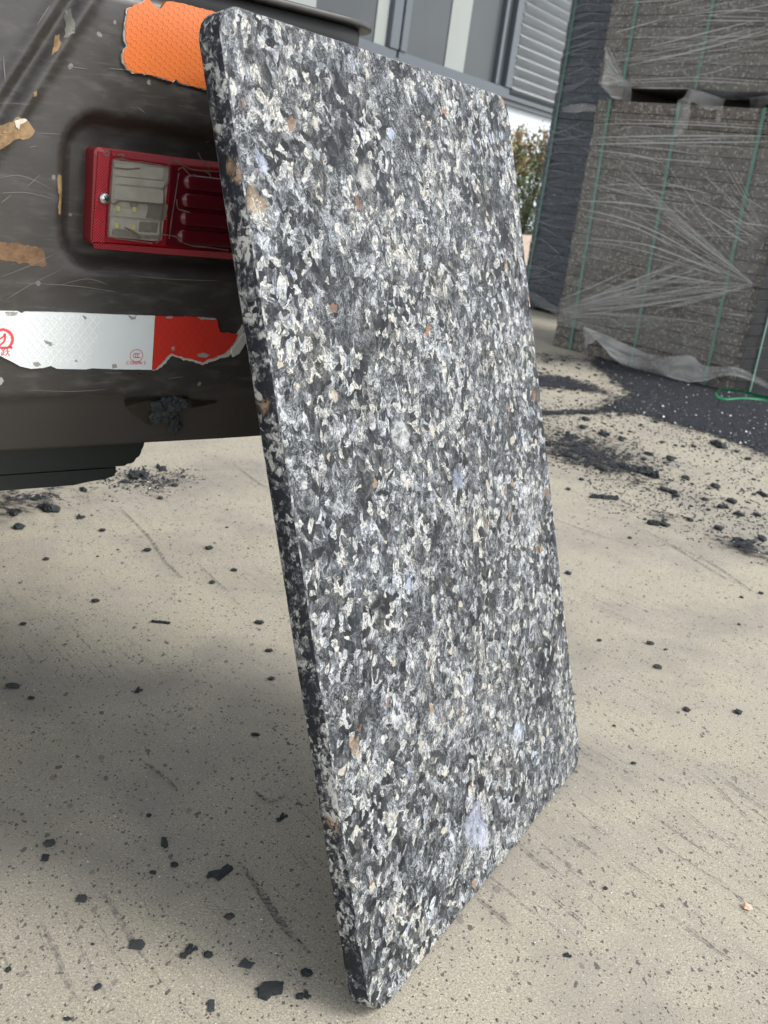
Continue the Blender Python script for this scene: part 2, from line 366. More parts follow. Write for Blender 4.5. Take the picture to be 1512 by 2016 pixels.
MAT = dict(face=m_slab_face(), edge=m_slab_edge(), rim=m_slab_rim(), ground=m_ground(), dust=m_dust(),
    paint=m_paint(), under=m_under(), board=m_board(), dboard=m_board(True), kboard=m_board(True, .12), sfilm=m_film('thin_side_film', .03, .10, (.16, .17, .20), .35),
    film=m_film('clear_stretch_film', .20, .30), dfilm=m_film('thin_dark_side_film', .10, .22, (.28, .29, .33), .35),
    crease=simple('film_crease', (.62, .61, .57), .35), strap=simple('green_strap', (.085, .19, .145), .4),
    bstrap=simple('bright_green_strap', (.03, .34, .15), .4),
    orange=simple('orange_reflective_sheet', (.60, .145, .030), .38, var=.06), orange2=simple('orange_cell_lines', (.72, .20, .05), .38, var=.05),
    white=simple('white_reflective_sheet', (.72, .76, .75), .35, var=.05), white2=simple('white_lattice_lines', (.90, .92, .89), .35, var=.03),
    red=simple('red_reflective_sheet', (.56, .035, .022), .38, var=.1), red2=simple('red_lattice_lines', (.62, .05, .035), .38, var=.05),
    redink=simple('red_print', (.66, .06, .06), .5), backing=simple('torn_sheet_backing', (.50, .48, .44), .7),
    glue=simple('grey_glue_stain', (.30, .29, .26), .7, sc_=200),
    rubber=simple('black_rubber_crumb', (.034, .039, .040), .7, var=.7, sc_=300, bump=.5, spec=.25),
    crumbgrey=simple('grey_rubber_crumb', (.055, .060, .060), .85, var=.5, sc_=300, bump=.5, spec=.25),
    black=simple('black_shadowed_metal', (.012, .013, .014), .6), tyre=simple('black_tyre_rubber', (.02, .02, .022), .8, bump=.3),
    chassis=simple('dark_chassis_paint', (.026, .030, .029), .45, sc_=20), rust=simple('bare_rusty_scrape', (.16, .090, .045), .75, var=.85, sc_=160, bump=.4),
    tanpaint=simple('tan_underlayer', (.27, .175, .085), .7, var=.75, sc_=150, bump=.3), paleputty=simple('pale_putty', (.62, .58, .50), .5, var=.3, sc_=130),
    scratch=simple('pale_scratch', (.15, .14, .125), .6), greystreak=simple('grey_worn_streak', (.13, .13, .11), .6, var=.6, sc_=90), steel=simple('screw_steel', (.60, .60, .60), .28, 1, .1),
    wall=simple('white_render', (.62, .68, .73), .8, var=.03, sc_=3), frame=simple('grey_window_frame', (.085, .10, .115), .5, var=.06, sc_=4),
    clad=None, wood=simple('weathered_timber', (.10, .08, .06), .8, sc_=30), kerb=simple('tan_planter_kerb', (.42, .34, .27), .85, sc_=9), soil=simple('planter_soil', (.06, .045, .035), .9),
    white_bit=simple('white_flake', (.75, .77, .8), .6), pebble=simple('peach_pebble', (.62, .42, .30), .7, var=.45, sc_=250))
# ------------------------------------------------------------------ ground
bm = bmesh.new()
bmesh.ops.create_grid(bm, x_segments=40, y_segments=40, size=300)
tag(obj('ground', bm, MAT['ground']), kind='structure')
# ------------------------------------------------------------------ leaning slab
BX, BY, YAW, AL = .0469*.7, 1.0135*.7, 1.0892, .3088
SW, SLN, ST = .7725*.7, 1.1968*.7, .0316*.7
SE = Vector((math.cos(YAW), math.sin(YAW), 0)); SN0 = Vector((SE.y, -SE.x, 0))
SU = math.cos(AL)*Vector((0, 0, 1)) - math.sin(AL)*SN0; SN = math.cos(AL)*SN0 + math.sin(AL)*Vector((0, 0, 1))
mw = frame_mw(Vector((BX, BY, 0)), SE, -SN, SU)
bm = bmesh.new()
def rrect(x0, x1, z0, z1, r, step=.006):
    out = []
    for (cx, cz, a0) in ((x1-r, z0+r, -90), (x1-r, z1-r, 0), (x0+r, z1-r, 90), (x0+r, z0+r, 180)):
        for k in range(9):
            a = math.radians(a0+90*k/8); out.append((cx+r*math.cos(a), cz+r*math.sin(a)))
    res = []
    for i in range(len(out)):
        a = Vector(out[i]); b = Vector(out[(i+1) % len(out)]); k = max(1, int((b-a).length/step))
        for q in range(k): res.append(tuple(a.lerp(b, q/k)))
    return res
OUT = rrect(0, SW, 0, SLN, .028)
def inset(pts, d, seed, amp):
    n = len(pts); o = []
    for i in range(n):
        a = Vector(pts[i-1]); b = Vector(pts[(i+1) % n]); t = (b-a).normalized(); nn = Vector((-t.y, t.x))
        k = mnoise.noise(Vector((pts[i][0]*90+seed, pts[i][1]*90, seed)))*amp + mnoise.noise(Vector((pts[i][0]*14+seed, pts[i][1]*14, seed)))*amp
        p = Vector(pts[i])+nn*(d+k); o.append((p.x, p.y))
    return o
loops = [(inset(OUT, .0016, 1, .0005), 0), (inset(OUT, 0, 2, .0004), -.0016), (inset(OUT, 0, 2, .0004), -ST+.0011), (inset(OUT, .0009, 3, .0006), -ST)]
VL = [[bm.verts.new((p[0], y, p[1])) for p in L] for L, y in loops]
n = len(OUT)
for k in range(3):
    for i in range(n):
        j = (i+1) % n
        f = bm.faces.new((VL[k][i], VL[k][j], VL[k+1][j], VL[k+1][i])); f.material_index = (2, 1, 2)[k]; f.smooth = (k == 1)
f = bm.faces.new(VL[0]); f.material_index = 1
f = bm.faces.new(VL[3][::-1]); f.material_index = 0
bmesh.ops.recalc_face_normals(bm, faces=bm.faces[:])
slab = obj('composite_board', bm, [MAT['face'], MAT['edge'], MAT['rim']], mw=mw)
tag(slab, 'thick mottled grey, black and white recycled board standing on its end, leaning on the forklift', 'board')
# ------------------------------------------------------------------ forklift
FA = math.radians(49)
FD = Vector((math.sin(FA), math.cos(FA), 0)); FM = Vector((FD.y, -FD.x, 0))
FO = CAM + ray(150, 665)*.87; FO0 = Vector((FO.x, FO.y, 0))
FMW = frame_mw(FO0, FD, -FM, Vector((0, 0, 1)))          # local x = s, y = -w (inwards), z = height
def F(px, py, wv=0):
    X = PL(px, py, FO+FM*wv, FM)-FO0
    return (X.dot(FD), X.z)
fork = empty('forklift', 'dark charcoal forklift rear end with red tail lamp and reflective stickers, carrying the leaning board', 'forklift', FMW)
def fp(name, bm, mats, parent=None, smooth=False, label=None):
    o = obj(name, bm, mats, parent or fork, smooth)
    if label: o['label'] = label
    return o
S1, RHO, SL_ = .243, .062, -.80
def plan():
    P = []
    s = SL_
    while s < S1: P.append((s, 0.0, 0.0, 1.0)); s += .003   # (x, y, outward normal x, outward normal y=-1 -> store nx, nw)
    for k in range(0, 19):
        a = math.radians(90*k/18); P.append((S1+RHO*math.sin(a), RHO*(1-math.cos(a)), math.sin(a), math.cos(a)))
    for y in (.12, .2, .35, .6): P.append((S1+RHO, y, 1, 0))
    L = []
    for k in range(18, 0, -1):
        a = math.radians(90*k/18); L.append((SL_-.004-.1*math.sin(a), .1*(1-math.cos(a)), -math.sin(a), math.cos(a)))
    L = [(SL_-.104, y, -1, 0) for y in (.6, .35, .2)]+L
    return L+P
PLN = plan()
def sstep(a, b, x):
    t = min(1, max(0, (x-a)/(b-a))); return t*t*(3-2*t)
def rr_sd(x, z, x0, x1, z0, z1, r):
    qx = abs(x-(x0+x1)/2)-(x1-x0)/2+r; qz = abs(z-(z0+z1)/2)-(z1-z0)/2+r
    return math.hypot(max(qx, 0), max(qz, 0))+min(max(qx, qz), 0)-r
def woff(s, z):
    w_ = 0.0
    sdv = rr_sd(s, z, -.014, .222, .594, .714, .030)
    w_ -= .019*(1-sstep(-.009, .005, sdv))
    # slight lip ledge under the recess
    w_ += .003*math.exp(-((z-.588)/.010)**2)*sstep(-.03, .02, s)
    # bevel towards the underside
    if z < .487: w_ -= .004*sstep(.487, .476, z) + .34*max(0, .480-z)
    # diagonal crease
    cxl = -.012+(z-.795)*.60
    dd = s-cxl
    w_ += -.006*math.exp(-(dd/.006)**2) + .0035*math.exp(-((dd-.012)/.006)**2) + .0035*math.exp(-((dd+.011)/.006)**2)
    if dd < 0: w_ -= .10*min(.12, -dd)*.5
    # battered surface
    w_ += .0012*mnoise.noise(Vector((s*9, 0, z*9))) + .0004*mnoise.noise(Vector((s*40, 3, z*40)))
    return w_
ZT = .812
zs = []
z = .430
while z < ZT-.012: zs.append(z); z += .003
rows = [(zz, 0.0) for zz in zs] + [(ZT-.012+.012*math.sin(math.radians(a)), -.012*(1-math.cos(math.radians(a)))) for a in range(0, 91, 15)]
bm = bmesh.new(); grid = []
for (zz, ins) in rows:
    row = []
    for (x, y, nx, nw) in PLN:
        o_ = woff(x, zz)*(1 if nx == 0 else max(0, nw)) if nx <= 0 or nw > 0 else 0
        o_ += ins
        row.append(bm.verts.new((x+nx*o_, y-nw*o_, zz)))
    grid.append(row)
for i in range(len(grid)-1):
    for j in range(len(PLN)-1):
        f = bm.faces.new((grid[i][j], grid[i][j+1], grid[i+1][j+1], grid[i+1][j])); f.smooth = True
        f.material_index = 1 if rows[i][0] < .4795 else 0
bt = bm.faces.new(grid[0][::-1]); bt.material_index = 1
bm.faces.new(grid[-1])
fp('counterweight', bm, [MAT['paint'], MAT['under']])
def planprism(bm, z0, z1, ins, mi=0, b=.002):
    L0 = [];
    for zz, i2 in ((z0, ins+b), (z0+b, ins), (z1-b, ins), (z1, ins+b)):
        L0.append([bm.verts.new((x-nx*i2, y+nw*i2, zz)) for (x, y, nx, nw) in PLN])
    for a, c in zip(L0, L0[1:]):
        for j in range(len(PLN)-1):
            f = bm.faces.new((a[j], a[j+1], c[j+1], c[j])); f.smooth = True; f.material_index = mi
    bm.faces.new(L0[0][::-1]); bm.faces.new(L0[-1])
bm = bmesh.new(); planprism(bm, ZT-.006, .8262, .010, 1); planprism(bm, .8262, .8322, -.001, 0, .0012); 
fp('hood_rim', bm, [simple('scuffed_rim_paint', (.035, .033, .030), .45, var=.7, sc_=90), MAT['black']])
bm = bmesh.new(); box(bm, -.78, -.02, .10, .60, .832, 1.02, bev=.03); fp('hood', bm, MAT['paint'], smooth=False)
bm = bmesh.new(); box(bm, -.88, .29, .60, 1.7, .435, .80, bev=.02); fp('body', bm, MAT['paint'])
# chassis plates under the counterweight
def chassis_pt(px, py, w_): return F(px, py, w_)
bm = bmesh.new()
a = F(287, 862, -.1); 
pl = [(-.5, .45), (.119, .45), (.1222, .425), (.1228, .408), (.1205, .396), (.115, .386), (.105, .380), (-.5, .384)]
slabpoly(bm, pl, -.42, -.10); bmesh.ops.bevel(bm, geom=bm.edges[:], offset=.004, segments=2, affect='EDGES'); fp('axle_beam', bm, MAT['chassis'])
bm = bmesh.new(); pl = [(-.5, .384), (.094, .3795), (.099, .374), (.0985, .369), (.09, .3645), (.05, .3615), (-.5, .363)]
slabpoly(bm, [(x, zz-.0008) for x, zz in pl], -.40, -.112); bmesh.ops.bevel(bm, geom=bm.edges[:], offset=.003, segments=2, affect='EDGES'); fp('axle_guard', bm, MAT['chassis'])
def wheel(s, w_, r, t, nm='wheel'):
    bm = bmesh.new(); prof = [(r*.55, -t*.42), (r*.92, -t*.5), (r*.985, -t*.42), (r, -t*.25), (r, t*.25), (r*.985, t*.42), (r*.92, t*.5), (r*.55, t*.42)]
    N = 40; R_ = [[bm.verts.new((s+p[1], w_+p[0]*math.cos(2*math.pi*k/N), r+p[0]*math.sin(2*math.pi*k/N))) for p in prof] for k in range(N)]
    for k in range(N):
        for q in range(len(prof)-1):
            bm.faces.new((R_[k][q], R_[k][q+1], R_[(k+1) % N][q+1], R_[(k+1) % N][q]))
    bmesh.ops.recalc_face_normals(bm, faces=bm.faces[:])
    wo_ = fp(nm, bm, MAT['tyre'], smooth=True)
    bm = bmesh.new(); prof = [(0, -t*.3), (r*.5, -t*.3), (r*.56, -t*.42), (r*.56, t*.42), (r*.5, t*.3), (0, t*.3)]
    R_ = [[bm.verts.new((s+p[1], w_+p[0]*math.cos(2*math.pi*k/N), r+p[0]*math.sin(2*math.pi*k/N))) for p in prof] for k in range(N)]
    for k in range(N):
        for q in range(len(prof)-1):
            bm.faces.new((R_[k][q], R_[k][q+1], R_[(k+1) % N][q+1], R_[(k+1) % N][q]))
    bmesh.ops.remove_doubles(bm, verts=bm.verts[:], dist=1e-5)
    bmesh.ops.recalc_face_normals(bm, faces=bm.faces[:])
    obj('rim', bm, MAT['chassis'], wo_)
wheel(-.22, .50, .20, .14); wheel(-.66, .50, .20, .14); wheel(-.80, 1.45, .24, .18); wheel(.26, 1.22, .25, .20)
# --- paint damage on the counterweight face
def patch(name, px, mat, wv=.0006, amp=.0011, seed=1, parent=None, label=None, step=.0022):
    bm = bmesh.new(); pts = jag([F(*q) for q in px], step, amp*1.2, seed=seed)
    cx_ = sum(p[0] for p in pts)/len(pts); cz_ = sum(p[1] for p in pts)/len(pts)
    R_ = [[bm.verts.new((x, -(woff(x, zz)+h), zz)) for x, zz in [(cx_+(p[0]-cx_)*k, cz_+(p[1]-cz_)*k) for p in pts]] for k, h in ((1.0, -.001), (.985, wv), (.6, wv), (.25, wv))]
    for a, b_ in zip(R_, R_[1:]):
        for q in range(len(pts)): bm.faces.new((a[q], a[(q+1) % len(pts)], b_[(q+1) % len(pts)], b_[q]))
    bm.faces.new(R_[-1]); bmesh.ops.recalc_face_normals(bm, faces=bm.faces[:])
    return fp(name, bm, mat, parent, label=label)
patch('paint_chip', [(-15, 262), (0, 248), (14, 240), (28, 232), (42, 231), (55, 238), (66, 248), (70, 258), (64, 268), (50, 274), (32, 274), (18, 281), (8, 290), (-15, 300)], MAT['tanpaint'], .0006, .0008, label='large tan paint chip with a pale corner')
patch('paint_chip', [(26, 236), (34, 233), (52, 235), (47, 240), (38, 243), (34, 256), (27, 248)], MAT['paleputty'], .0012, .0008, seed=4, label='pale putty showing in the chip')
patch('paint_chip', [(-15, 476), (30, 477), (62, 484), (84, 492), (88, 505), (95, 520), (90, 527), (60, 521), (20, 516), (-15, 510)], MAT['rust'], .0004, .0009, seed=5, label='wide brown bare strip above the white tape')
patch('paint_chip', [(114, 343), (123, 345), (124, 375), (122, 400), (121, 424), (114, 420), (116, 385), (112, 360)], MAT['tanpaint'], .0004, .0005, seed=6, label='narrow upright tan scrape beside the lamp recess')
patch('paint_chip', [(112, 72), (119, 68), (116, 85), (111, 100), (101, 109), (104, 96)], MAT['tanpaint'], .0004, .0005, seed=8, label='small ochre chip on the diagonal crease')
patch('paint_chip', [(62, 182), (70, 179), (72, 187), (63, 190)], MAT['tanpaint'], .0004, .0004, seed=9)
patch('paint_chip', [(132, 20), (142, 16), (144, 66), (134, 70), (124, 74), (130, 50)], MAT['greystreak'], .0003, .0006, seed=10, label='pale grey worn streak by the crease')
patch('paint_chip', [(-10, 745), (4, 742), (8, 750), (2, 758), (-10, 760)], MAT['glue'], .0004, .0003, seed=12)
SCR = [[(0, 350), (30, 345), (60, 352), (100, 372)], [(0, 380), (50, 379), (104, 391)], [(0, 400), (22, 383)], [(52, 368), (78, 344)], 
       [(8, 110), (8, 160)], [(0, 545), (60, 522), (112, 497)], [(30, 556), (150, 563), (230, 575)], 
       [(130, 130), (172, 136)], [(70, 262), (120, 264)], [(56, 290), (72, 287)], [(10, 590), (60, 560), (120, 530)], [(250, 540), (330, 548), (430, 552)], [(205, 733), (240, 734)],
       [(215, 135), (260, 138)], [(270, 210), (285, 222)], [(120, 560), (170, 548), (210, 560)], [(330, 745), (360, 741)], [(96, 10), (70, 50)], [(60, 768), (140, 770), (210, 766)]]
for L_ in SCR:
    pts = []
    for q in smoothline([(*F(*p), 0) for p in L_], 6):
        pts.append(Vector((q.x, -(woff(q.x, q.y)+.0006), q.y)))
    bm = bmesh.new(); ribbon(bm, pts, lambda t: .0002+.0004*math.sin(math.pi*min(1, max(0, t))), Vector((0, -1, 0)))
    fp('scratch', bm, MAT['scratch'])
# --- pocket in the lower bevel with rubber shred
def bev(px, py, lift=.0): # point on the bevel plane
    s, zz = F(px, py, 0)
    for _ in range(8):
        s, zz = F(px, py, woff(s, zz)+lift)
    return Vector((s, -(woff(s, zz)+lift), zz))
bm = bmesh.new()
for poly, lift in (([(245, 787), (300, 786), (372, 783), (378, 796), (352, 812), (330, 822), (294, 838), (262, 815), (247, 800)], .0012), ([(374, 788), (428, 789), (424, 793), (376, 804)], .0012), ([(247, 784), (372, 780), (372, 788), (247, 790)], .002)):
    vs = [bev(*q, lift) for q in poly]
    f = bm.faces.new([bm.verts.new(v) for v in vs]); f.material_index = 0
bmesh.ops.solidify(bm, geom=bm.faces[:], thickness=.001)
fp('tow_pocket', bm, simple('brown_pocket_shade', (.028, .022, .016), .5, var=.6, sc_=60))  # flat panels on the bevel; the hollow's shade is painted as dark brown
# --- stickers
def lattice(bm, poly, wv, ang, pitch, wd, mi, th=.0003):
    xs = [p[0] for p in poly]; zs_ = [p[1] for p in poly]; cx, cz = sum(xs)/len(xs), sum(zs_)/len(zs_); R_ = .2
    for a in ang:
        dx, dz = math.cos(a), math.sin(a); k = -int(R_/pitch)
        while k*pitch < R_:
            ox, oz = cx-dz*k*pitch, cz+dx*k*pitch; t = -R_; run = []
            while t < R_:
                x, zz = ox+dx*t, oz+dz*t
                if inpoly(x, zz, poly): run.append((x, zz))
                else:
                    if len(run) > 2: ribbon(bm, [Vector((run[0][0], -wv-th, run[0][1])), Vector((run[-1][0], -wv-th, run[-1][1]))], wd, Vector((0, -1, 0)), mi)
                    run = []
                t += .0012
            k += 1
def hexes(bm, poly, wv, size, wd, mi, th=.0003):
    xs = [p[0] for p in poly]; zs_ = [p[1] for p in poly]
    h = size*math.sqrt(3); x = min(xs); i = 0
    while x < max(xs):
        zz = min(zs_)+(h/2 if i % 2 else 0)
        while zz < max(zs_):
            for k in range(3):
                a0 = math.radians(60*k); a1 = math.radians(60*k+60)
                p = (x+size*math.cos(a0), zz+size*math.sin(a0)); q = (x+size*math.cos(a1), zz+size*math.sin(a1))
                if inpoly(*p, poly) and inpoly(*q, poly):
                    ribbon(bm, [Vector((p[0], -wv-th, p[1])), Vector((q[0], -wv-th, q[1]))], wd, Vector((0, -1, 0)), mi)
            zz += h
        x += size*1.5; i += 1
SW_ = .0022
po = [F(*q) for q in [(250, 18), (262, 10), (276, 6), (290, -4), (298, 8), (308, 16), (314, 18), (320, 10), (327, 2), (338, 3), (360, 8), (395, 17), (430, 26), (450, 60), (450, 188), (402, 175), (372, 168), (352, 163), (344, 155), (336, 160), (318, 154), (290, 146), (262, 143), (250, 136), (242, 122), (240, 106), (244, 96), (250, 90), (245, 78), (244, 60), (246, 40)]]
bm = bmesh.new(); slabpoly(bm, jag(po, .002, .00025, seed=3), -.006, SW_, 0); hexes(bm, po, SW_, .0030, .00055, 1)
fp('orange_reflector_sticker', bm, [MAT['orange'], MAT['orange2']])
bm = bmesh.new(); slabpoly(bm, jag([(x+(.001 if x > .06 else -.0008), zz-.0006) for x, zz in po], .002, .0005, seed=8), -.006, SW_-.0006, 0)
fp('sticker_backing', bm, MAT['backing'])
pw = [F(*q) for q in [(-40, 610), (0, 611), (34, 612), (42, 616), (48, 613), (120, 614), (240, 619), (303, 621), (297, 727), (225, 726), (180, 724), (168, 726), (110, 725), (98, 719), (84, 723), (60, 725), (38, 720), (20, 710), (0, 700), (-40, 690)]]
bm = bmesh.new(); slabpoly(bm, jag(pw, .004, .00012, seed=13), -.004, SW_, 0)
pwl = [p for p in pw]
lattice(bm, [F(*q) for q in [(-40, 614), (0, 615), (200, 621), (175, 715), (110, 720), (60, 720), (0, 695), (-40, 686)]], SW_, (math.radians(52), math.radians(-48)), .0058, .0008, 1)
wt = fp('white_reflective_tape', bm, [MAT['white'], MAT['white2']])
prd = [F(*q) for q in [(303, 621), (360, 623), (424, 626), (428, 640), (432, 655), (444, 654), (462, 656), (466, 658), (456, 678), (440, 695), (420, 703), (405, 708), (396, 713), (380, 707), (360, 703), (345, 699), (334, 694), (326, 703), (312, 718), (304, 727), (298, 727)]]
bm = bmesh.new(); slabpoly(bm, jag(prd, .002, .0006, seed=17), -.004, SW_, 0)
lattice(bm, [F(*q) for q in [(306, 628), (420, 632), (424, 655), (440, 660), (420, 695), (390, 700), (330, 690), (306, 705)]], SW_, (math.radians(52), math.radians(-48)), .0058, .0005, 1)
rt_ = fp('red_reflective_tape', bm, [MAT['red'], MAT['red2']])
bm = bmesh.new(); slabpoly(bm, jag([F(*q) for q in [(318, 700), (345, 691), (400, 700), (445, 685), (470, 650), (476, 640), (480, 648), (474, 668), (462, 690), (448, 702), (430, 706), (398, 717), (360, 708), (338, 699), (318, 722), (300, 729)]], .0022, .0007, seed=19), -.004, SW_-.0008, 0)
slabpoly(bm, jag([F(*q) for q in [(452, 690), (480, 652), (486, 650), (482, 672), (468, 694), (456, 702)]], .0025, .0003, seed=22), .001, .0035, 0)
obj('torn_edge', bm, MAT['backing'], rt_)
for sd_, L_ in enumerate([[(84, 668), (96, 672), (104, 678), (98, 680), (88, 675)], [(63, 712), (74, 711), (79, 717), (72, 721), (64, 718)], [(8, 613), (34, 613), (30, 619), (12, 621)], [(248, 619), (262, 624), (266, 620), (264, 628), (256, 628)], [(218, 717), (226, 715), (229, 722), (220, 724)], [(145, 708), (150, 707), (150, 713), (145, 712)], [(160, 620), (170, 624), (165, 630)],
                        [(334, 684), (340, 681), (343, 686), (338, 690)], [(384, 696), (400, 693), (411, 698), (402, 703), (388, 701)], [(324, 622), (338, 623), (336, 626), (326, 626)], [(386, 623), (424, 626), (420, 629), (394, 628)]]):
    bm = bmesh.new(); slabpoly(bm, jag([F(*q) for q in L_], .0012, .0003, seed=30+sd_), 0, SW_+.0003); obj('worn_spot', bm, MAT['glue'], wt if sd_ < 7 else rt_)
def arc(bm, cx, cz, r, a0, a1, wd, wv, mi=0, ex=1.0, n_=20):
    ribbon(bm, [Vector((cx+r*ex*math.cos(math.radians(a0+(a1-a0)*k/n_)), -wv, cz+r*math.sin(math.radians(a0+(a1-a0)*k/n_)))) for k in range(n_+1)], wd, Vector((0, -1, 0)), mi)
def text(bm, s_, x, z, size, wv):
    cu = bpy.data.curves.new('t', 'FONT'); cu.body = s_; cu.size = size; cu.align_x = 'CENTER'
    o = bpy.data.objects.new('t', cu); sc.collection.objects.link(o)
    dg = bpy.context.evaluated_depsgraph_get(); me = bpy.data.meshes.new_from_object(o.evaluated_get(dg))
    me.transform(Matrix(((1, 0, 0, x), (0, 0, -1, -wv), (0, 1, 0, z), (0, 0, 0, 1)))); bm.from_mesh(me)
    bpy.data.objects.remove(o); bpy.data.meshes.remove(me)
PW = SW_+.0005
bm = bmesh.new(); c = F(266, 699); arc(bm, c[0], c[1], .0056, 0, 360, .0005, PW, ex=1.08, n_=40)
for k in range(3): arc(bm, c[0]-.0018+.0021*k+.0006, c[1], .0019, 70, 290, .0006, PW)
text(bm, 'C100096 2', F(265, 716)[0], F(265, 716)[1], .0042, PW)
obj('certification_mark', bm, MAT['redink'], wt)
bm = bmesh.new(); c = F(3, 667)
arc(bm, c[0], c[1], .0081, -48, 250, .0022, PW, n_=40)
ribbon(bm, smoothline([Vector((c[0]-.008, -PW, c[1]-.0065)), Vector((c[0]+.001, -PW, c[1]-.0068)), Vector((c[0]+.0062, -PW, c[1]-.0064)), Vector((c[0]+.0080, -PW, c[1]-.0072))]), .0018, Vector((0, -1, 0)))
ribbon(bm, smoothline([Vector((c[0]-.006, -PW, c[1]+.003)), Vector((c[0]-.003, -PW, c[1]+.0005)), Vector((c[0], -PW, c[1]+.002)), Vector((c[0]+.002, -PW, c[1]+.005))]), .0014, Vector((0, -1, 0)))
ribbon(bm, smoothline([Vector((c[0]+.002, -PW, c[1]+.005)), Vector((c[0]+.0015, -PW, c[1]-.001)), Vector((c[0]-.003, -PW, c[1]-.0055))]), .0015, Vector((0, -1, 0)))
text(bm, '跃', F(9, 698)[0], F(9, 698)[1], .0078, PW)
obj('maker_emblem', bm, MAT['redink'], wt)
# --- tail lamp
def m_lens(name, c, wave, amp=.5, r=.12, alpha=1):
    m = M(name, r, c, spec=.6); m.b.inputs['Coat Weight'].default_value = .15; m.b.inputs['Coat Roughness'].default_value = .08
    if wave:
        x = m.sep(m.tc); a = m.math('SINE', m.math('MULTIPLY', x[0], wave)); b = m.math('SINE', m.math('MULTIPLY', x[2], wave))
        k = m.math('MULTIPLY', a, b); m.bump(k, amp, .0008)
        m.col(m.mix(m.step(k, -.6, .8), tuple(v*.65 for v in c), tuple(min(1, v*1.25) for v in c)))
    if alpha < 1: m.mixtransp(alpha)
    return m.m
lampred = m_lens('red_lamp_frame', (.25, .007, .014), 0, r=.25); refl = m_lens('red_prism_reflector', (.46, .014, .026), 2600, .8, .25)
darkred = m_lens('dark_red_lens', (.075, .003, .008), 0, r=.22)
WL = .0010
def q2(pts, wv): return [F(*p, wv) for p in pts]
lamp = fp('tail_lamp', bmesh.new(), lampred); bpy.data.objects.remove(lamp)
bm = bmesh.new()
lx0, lx1, lz0, lz1 = .0105, .192, .6120, .6905
out = rrect(lx0, lx1, lz0, lz1, .005, .01); out2 = rrect(lx0+.0035, lx1-.0035, lz0+.0035, lz1-.0035, .004, .01)
A_ = [bm.verts.new((p[0], .022, p[1])) for p in out]; B_ = [bm.verts.new((p[0], .003, p[1])) for p in out]
C_ = []
for p in out:
    cx_, cz_ = (lx0+lx1)/2, (lz0+lz1)/2; px_, pz_ = p
    px_ += .0045*(1 if px_ < cx_-.08 else -1 if px_ > cx_+.08 else 0); pz_ += .0035*(1 if pz_ < cz_-.03 else -1 if pz_ > cz_+.03 else 0)
    C_.append(bm.verts.new((px_, -.0004, pz_)))
n = len(out)
for a, b_ in ((A_, B_), (B_, C_)):
    for i in range(n): bm.faces.new((a[i], a[(i+1) % n], b_[(i+1) % n], b_[i]))
bm.faces.new(C_)
bmesh.ops.recalc_face_normals(bm, faces=bm.faces[:])
lamp = fp('tail_lamp', bm, lampred, label='red rectangular tail lamp with a cracked clear lens')
bm = bmesh.new()   # bright reflector band: left, top and bottom
slabpoly(bm, q2([(194, 298), (216, 302), (205, 478), (182, 476)], WL), -.001, WL)
obj('prism_reflector', bm, refl, lamp)
redband = m_lens('red_band', (.36, .012, .022), 2600, .8, .2)
bm = bmesh.new(); slabpoly(bm, q2([(183, 478.5), (213, 480), (330, 489), (460, 498), (462, 511), (330, 501), (186, 489)], WL), -.001, WL+.0001); obj('reflector_band', bm, redband, lamp); bm = bmesh.new()
slabpoly(bm, q2([(218, 296), (330, 308), (440, 320), (441, 331), (335, 323), (222, 307)], WL), -.001, WL+.0001)
obj('reflector_band', bm, redband, lamp)
bm = bmesh.new(); slabpoly(bm, q2([(337, 326), (470, 342), (480, 500), (325, 483)], 0), -.001, .0012)
lr = obj('red_lens', bm, darkred, lamp)
bm = bmesh.new()
for (cy, x0) in ((356, 359), (392, 355), (428, 352), (464, 346)):
    s0, z0 = F(x0, cy); N = 16; hw = .0070; LEN = .085
    rows_ = []
    for i in range(0, 26):
        t = (i/25)**2.6; cap = min(1, t*LEN/hw); rad = math.sqrt(max(0, 1-(1-cap)**2))
        rows_.append([bm.verts.new((s0+t*LEN, -.0012-.0045*rad*math.sin(math.pi*k/N), z0-.0003+hw*rad*math.cos(math.pi*k/N))) for k in range(N+1)])
    for i in range(25):
        for k in range(N): bm.faces.new((rows_[i][k], rows_[i+1][k], rows_[i+1][k+1], rows_[i][k+1]))
bmesh.ops.recalc_face_normals(bm, faces=bm.faces[:])
obj('lens_bulges', bm, darkred, lr, smooth=True)
# reversing light behind clear lens
greylens = simple('clouded_clear_lens', (.29, .275, .225), .22, var=.35, sc_=70)
bm = bmesh.new(); slabpoly(bm, q2([(223, 314), (333, 329), (331, 345), (317, 473), (300, 474), (212, 465), (214, 440)], .001), -.001, .0022)
cl = obj('clear_lens', bm, greylens, lamp)
bm = bmesh.new()
for k, (y0, y1, sh) in enumerate(((322, 345, 0), (348, 361, 3), (365, 392, 2), (408, 424, -2), (428, 455, -4))):
    slabpoly(bm, [F(*p, .002) for p in [(226+sh-k, y0), (322+sh-k, y0+9), (321+sh-2-k, y1+9), (224+sh-k, y1)]], .001, .0030)
obj('lens_ribs', bm, simple('clouded_ribs', (.33, .315, .26), .2, var=.3, sc_=90), cl)
bm = bmesh.new()
slabpoly(bm, jag(q2([(290, 398), (330, 402), (326, 432), (312, 434), (286, 428), (292, 412)], .003), .0015, .0004, seed=3), .002, .0034)
slabpoly(bm, jag(q2([(275, 436), (311, 438), (308, 458), (272, 456)], .003), .0015, .0003, seed=4), .002, .0034)
slabpoly(bm, jag(q2([(255, 399), (272, 401), (268, 408), (258, 408)], .003), .0015, .0003, seed=5), .002, .0034)
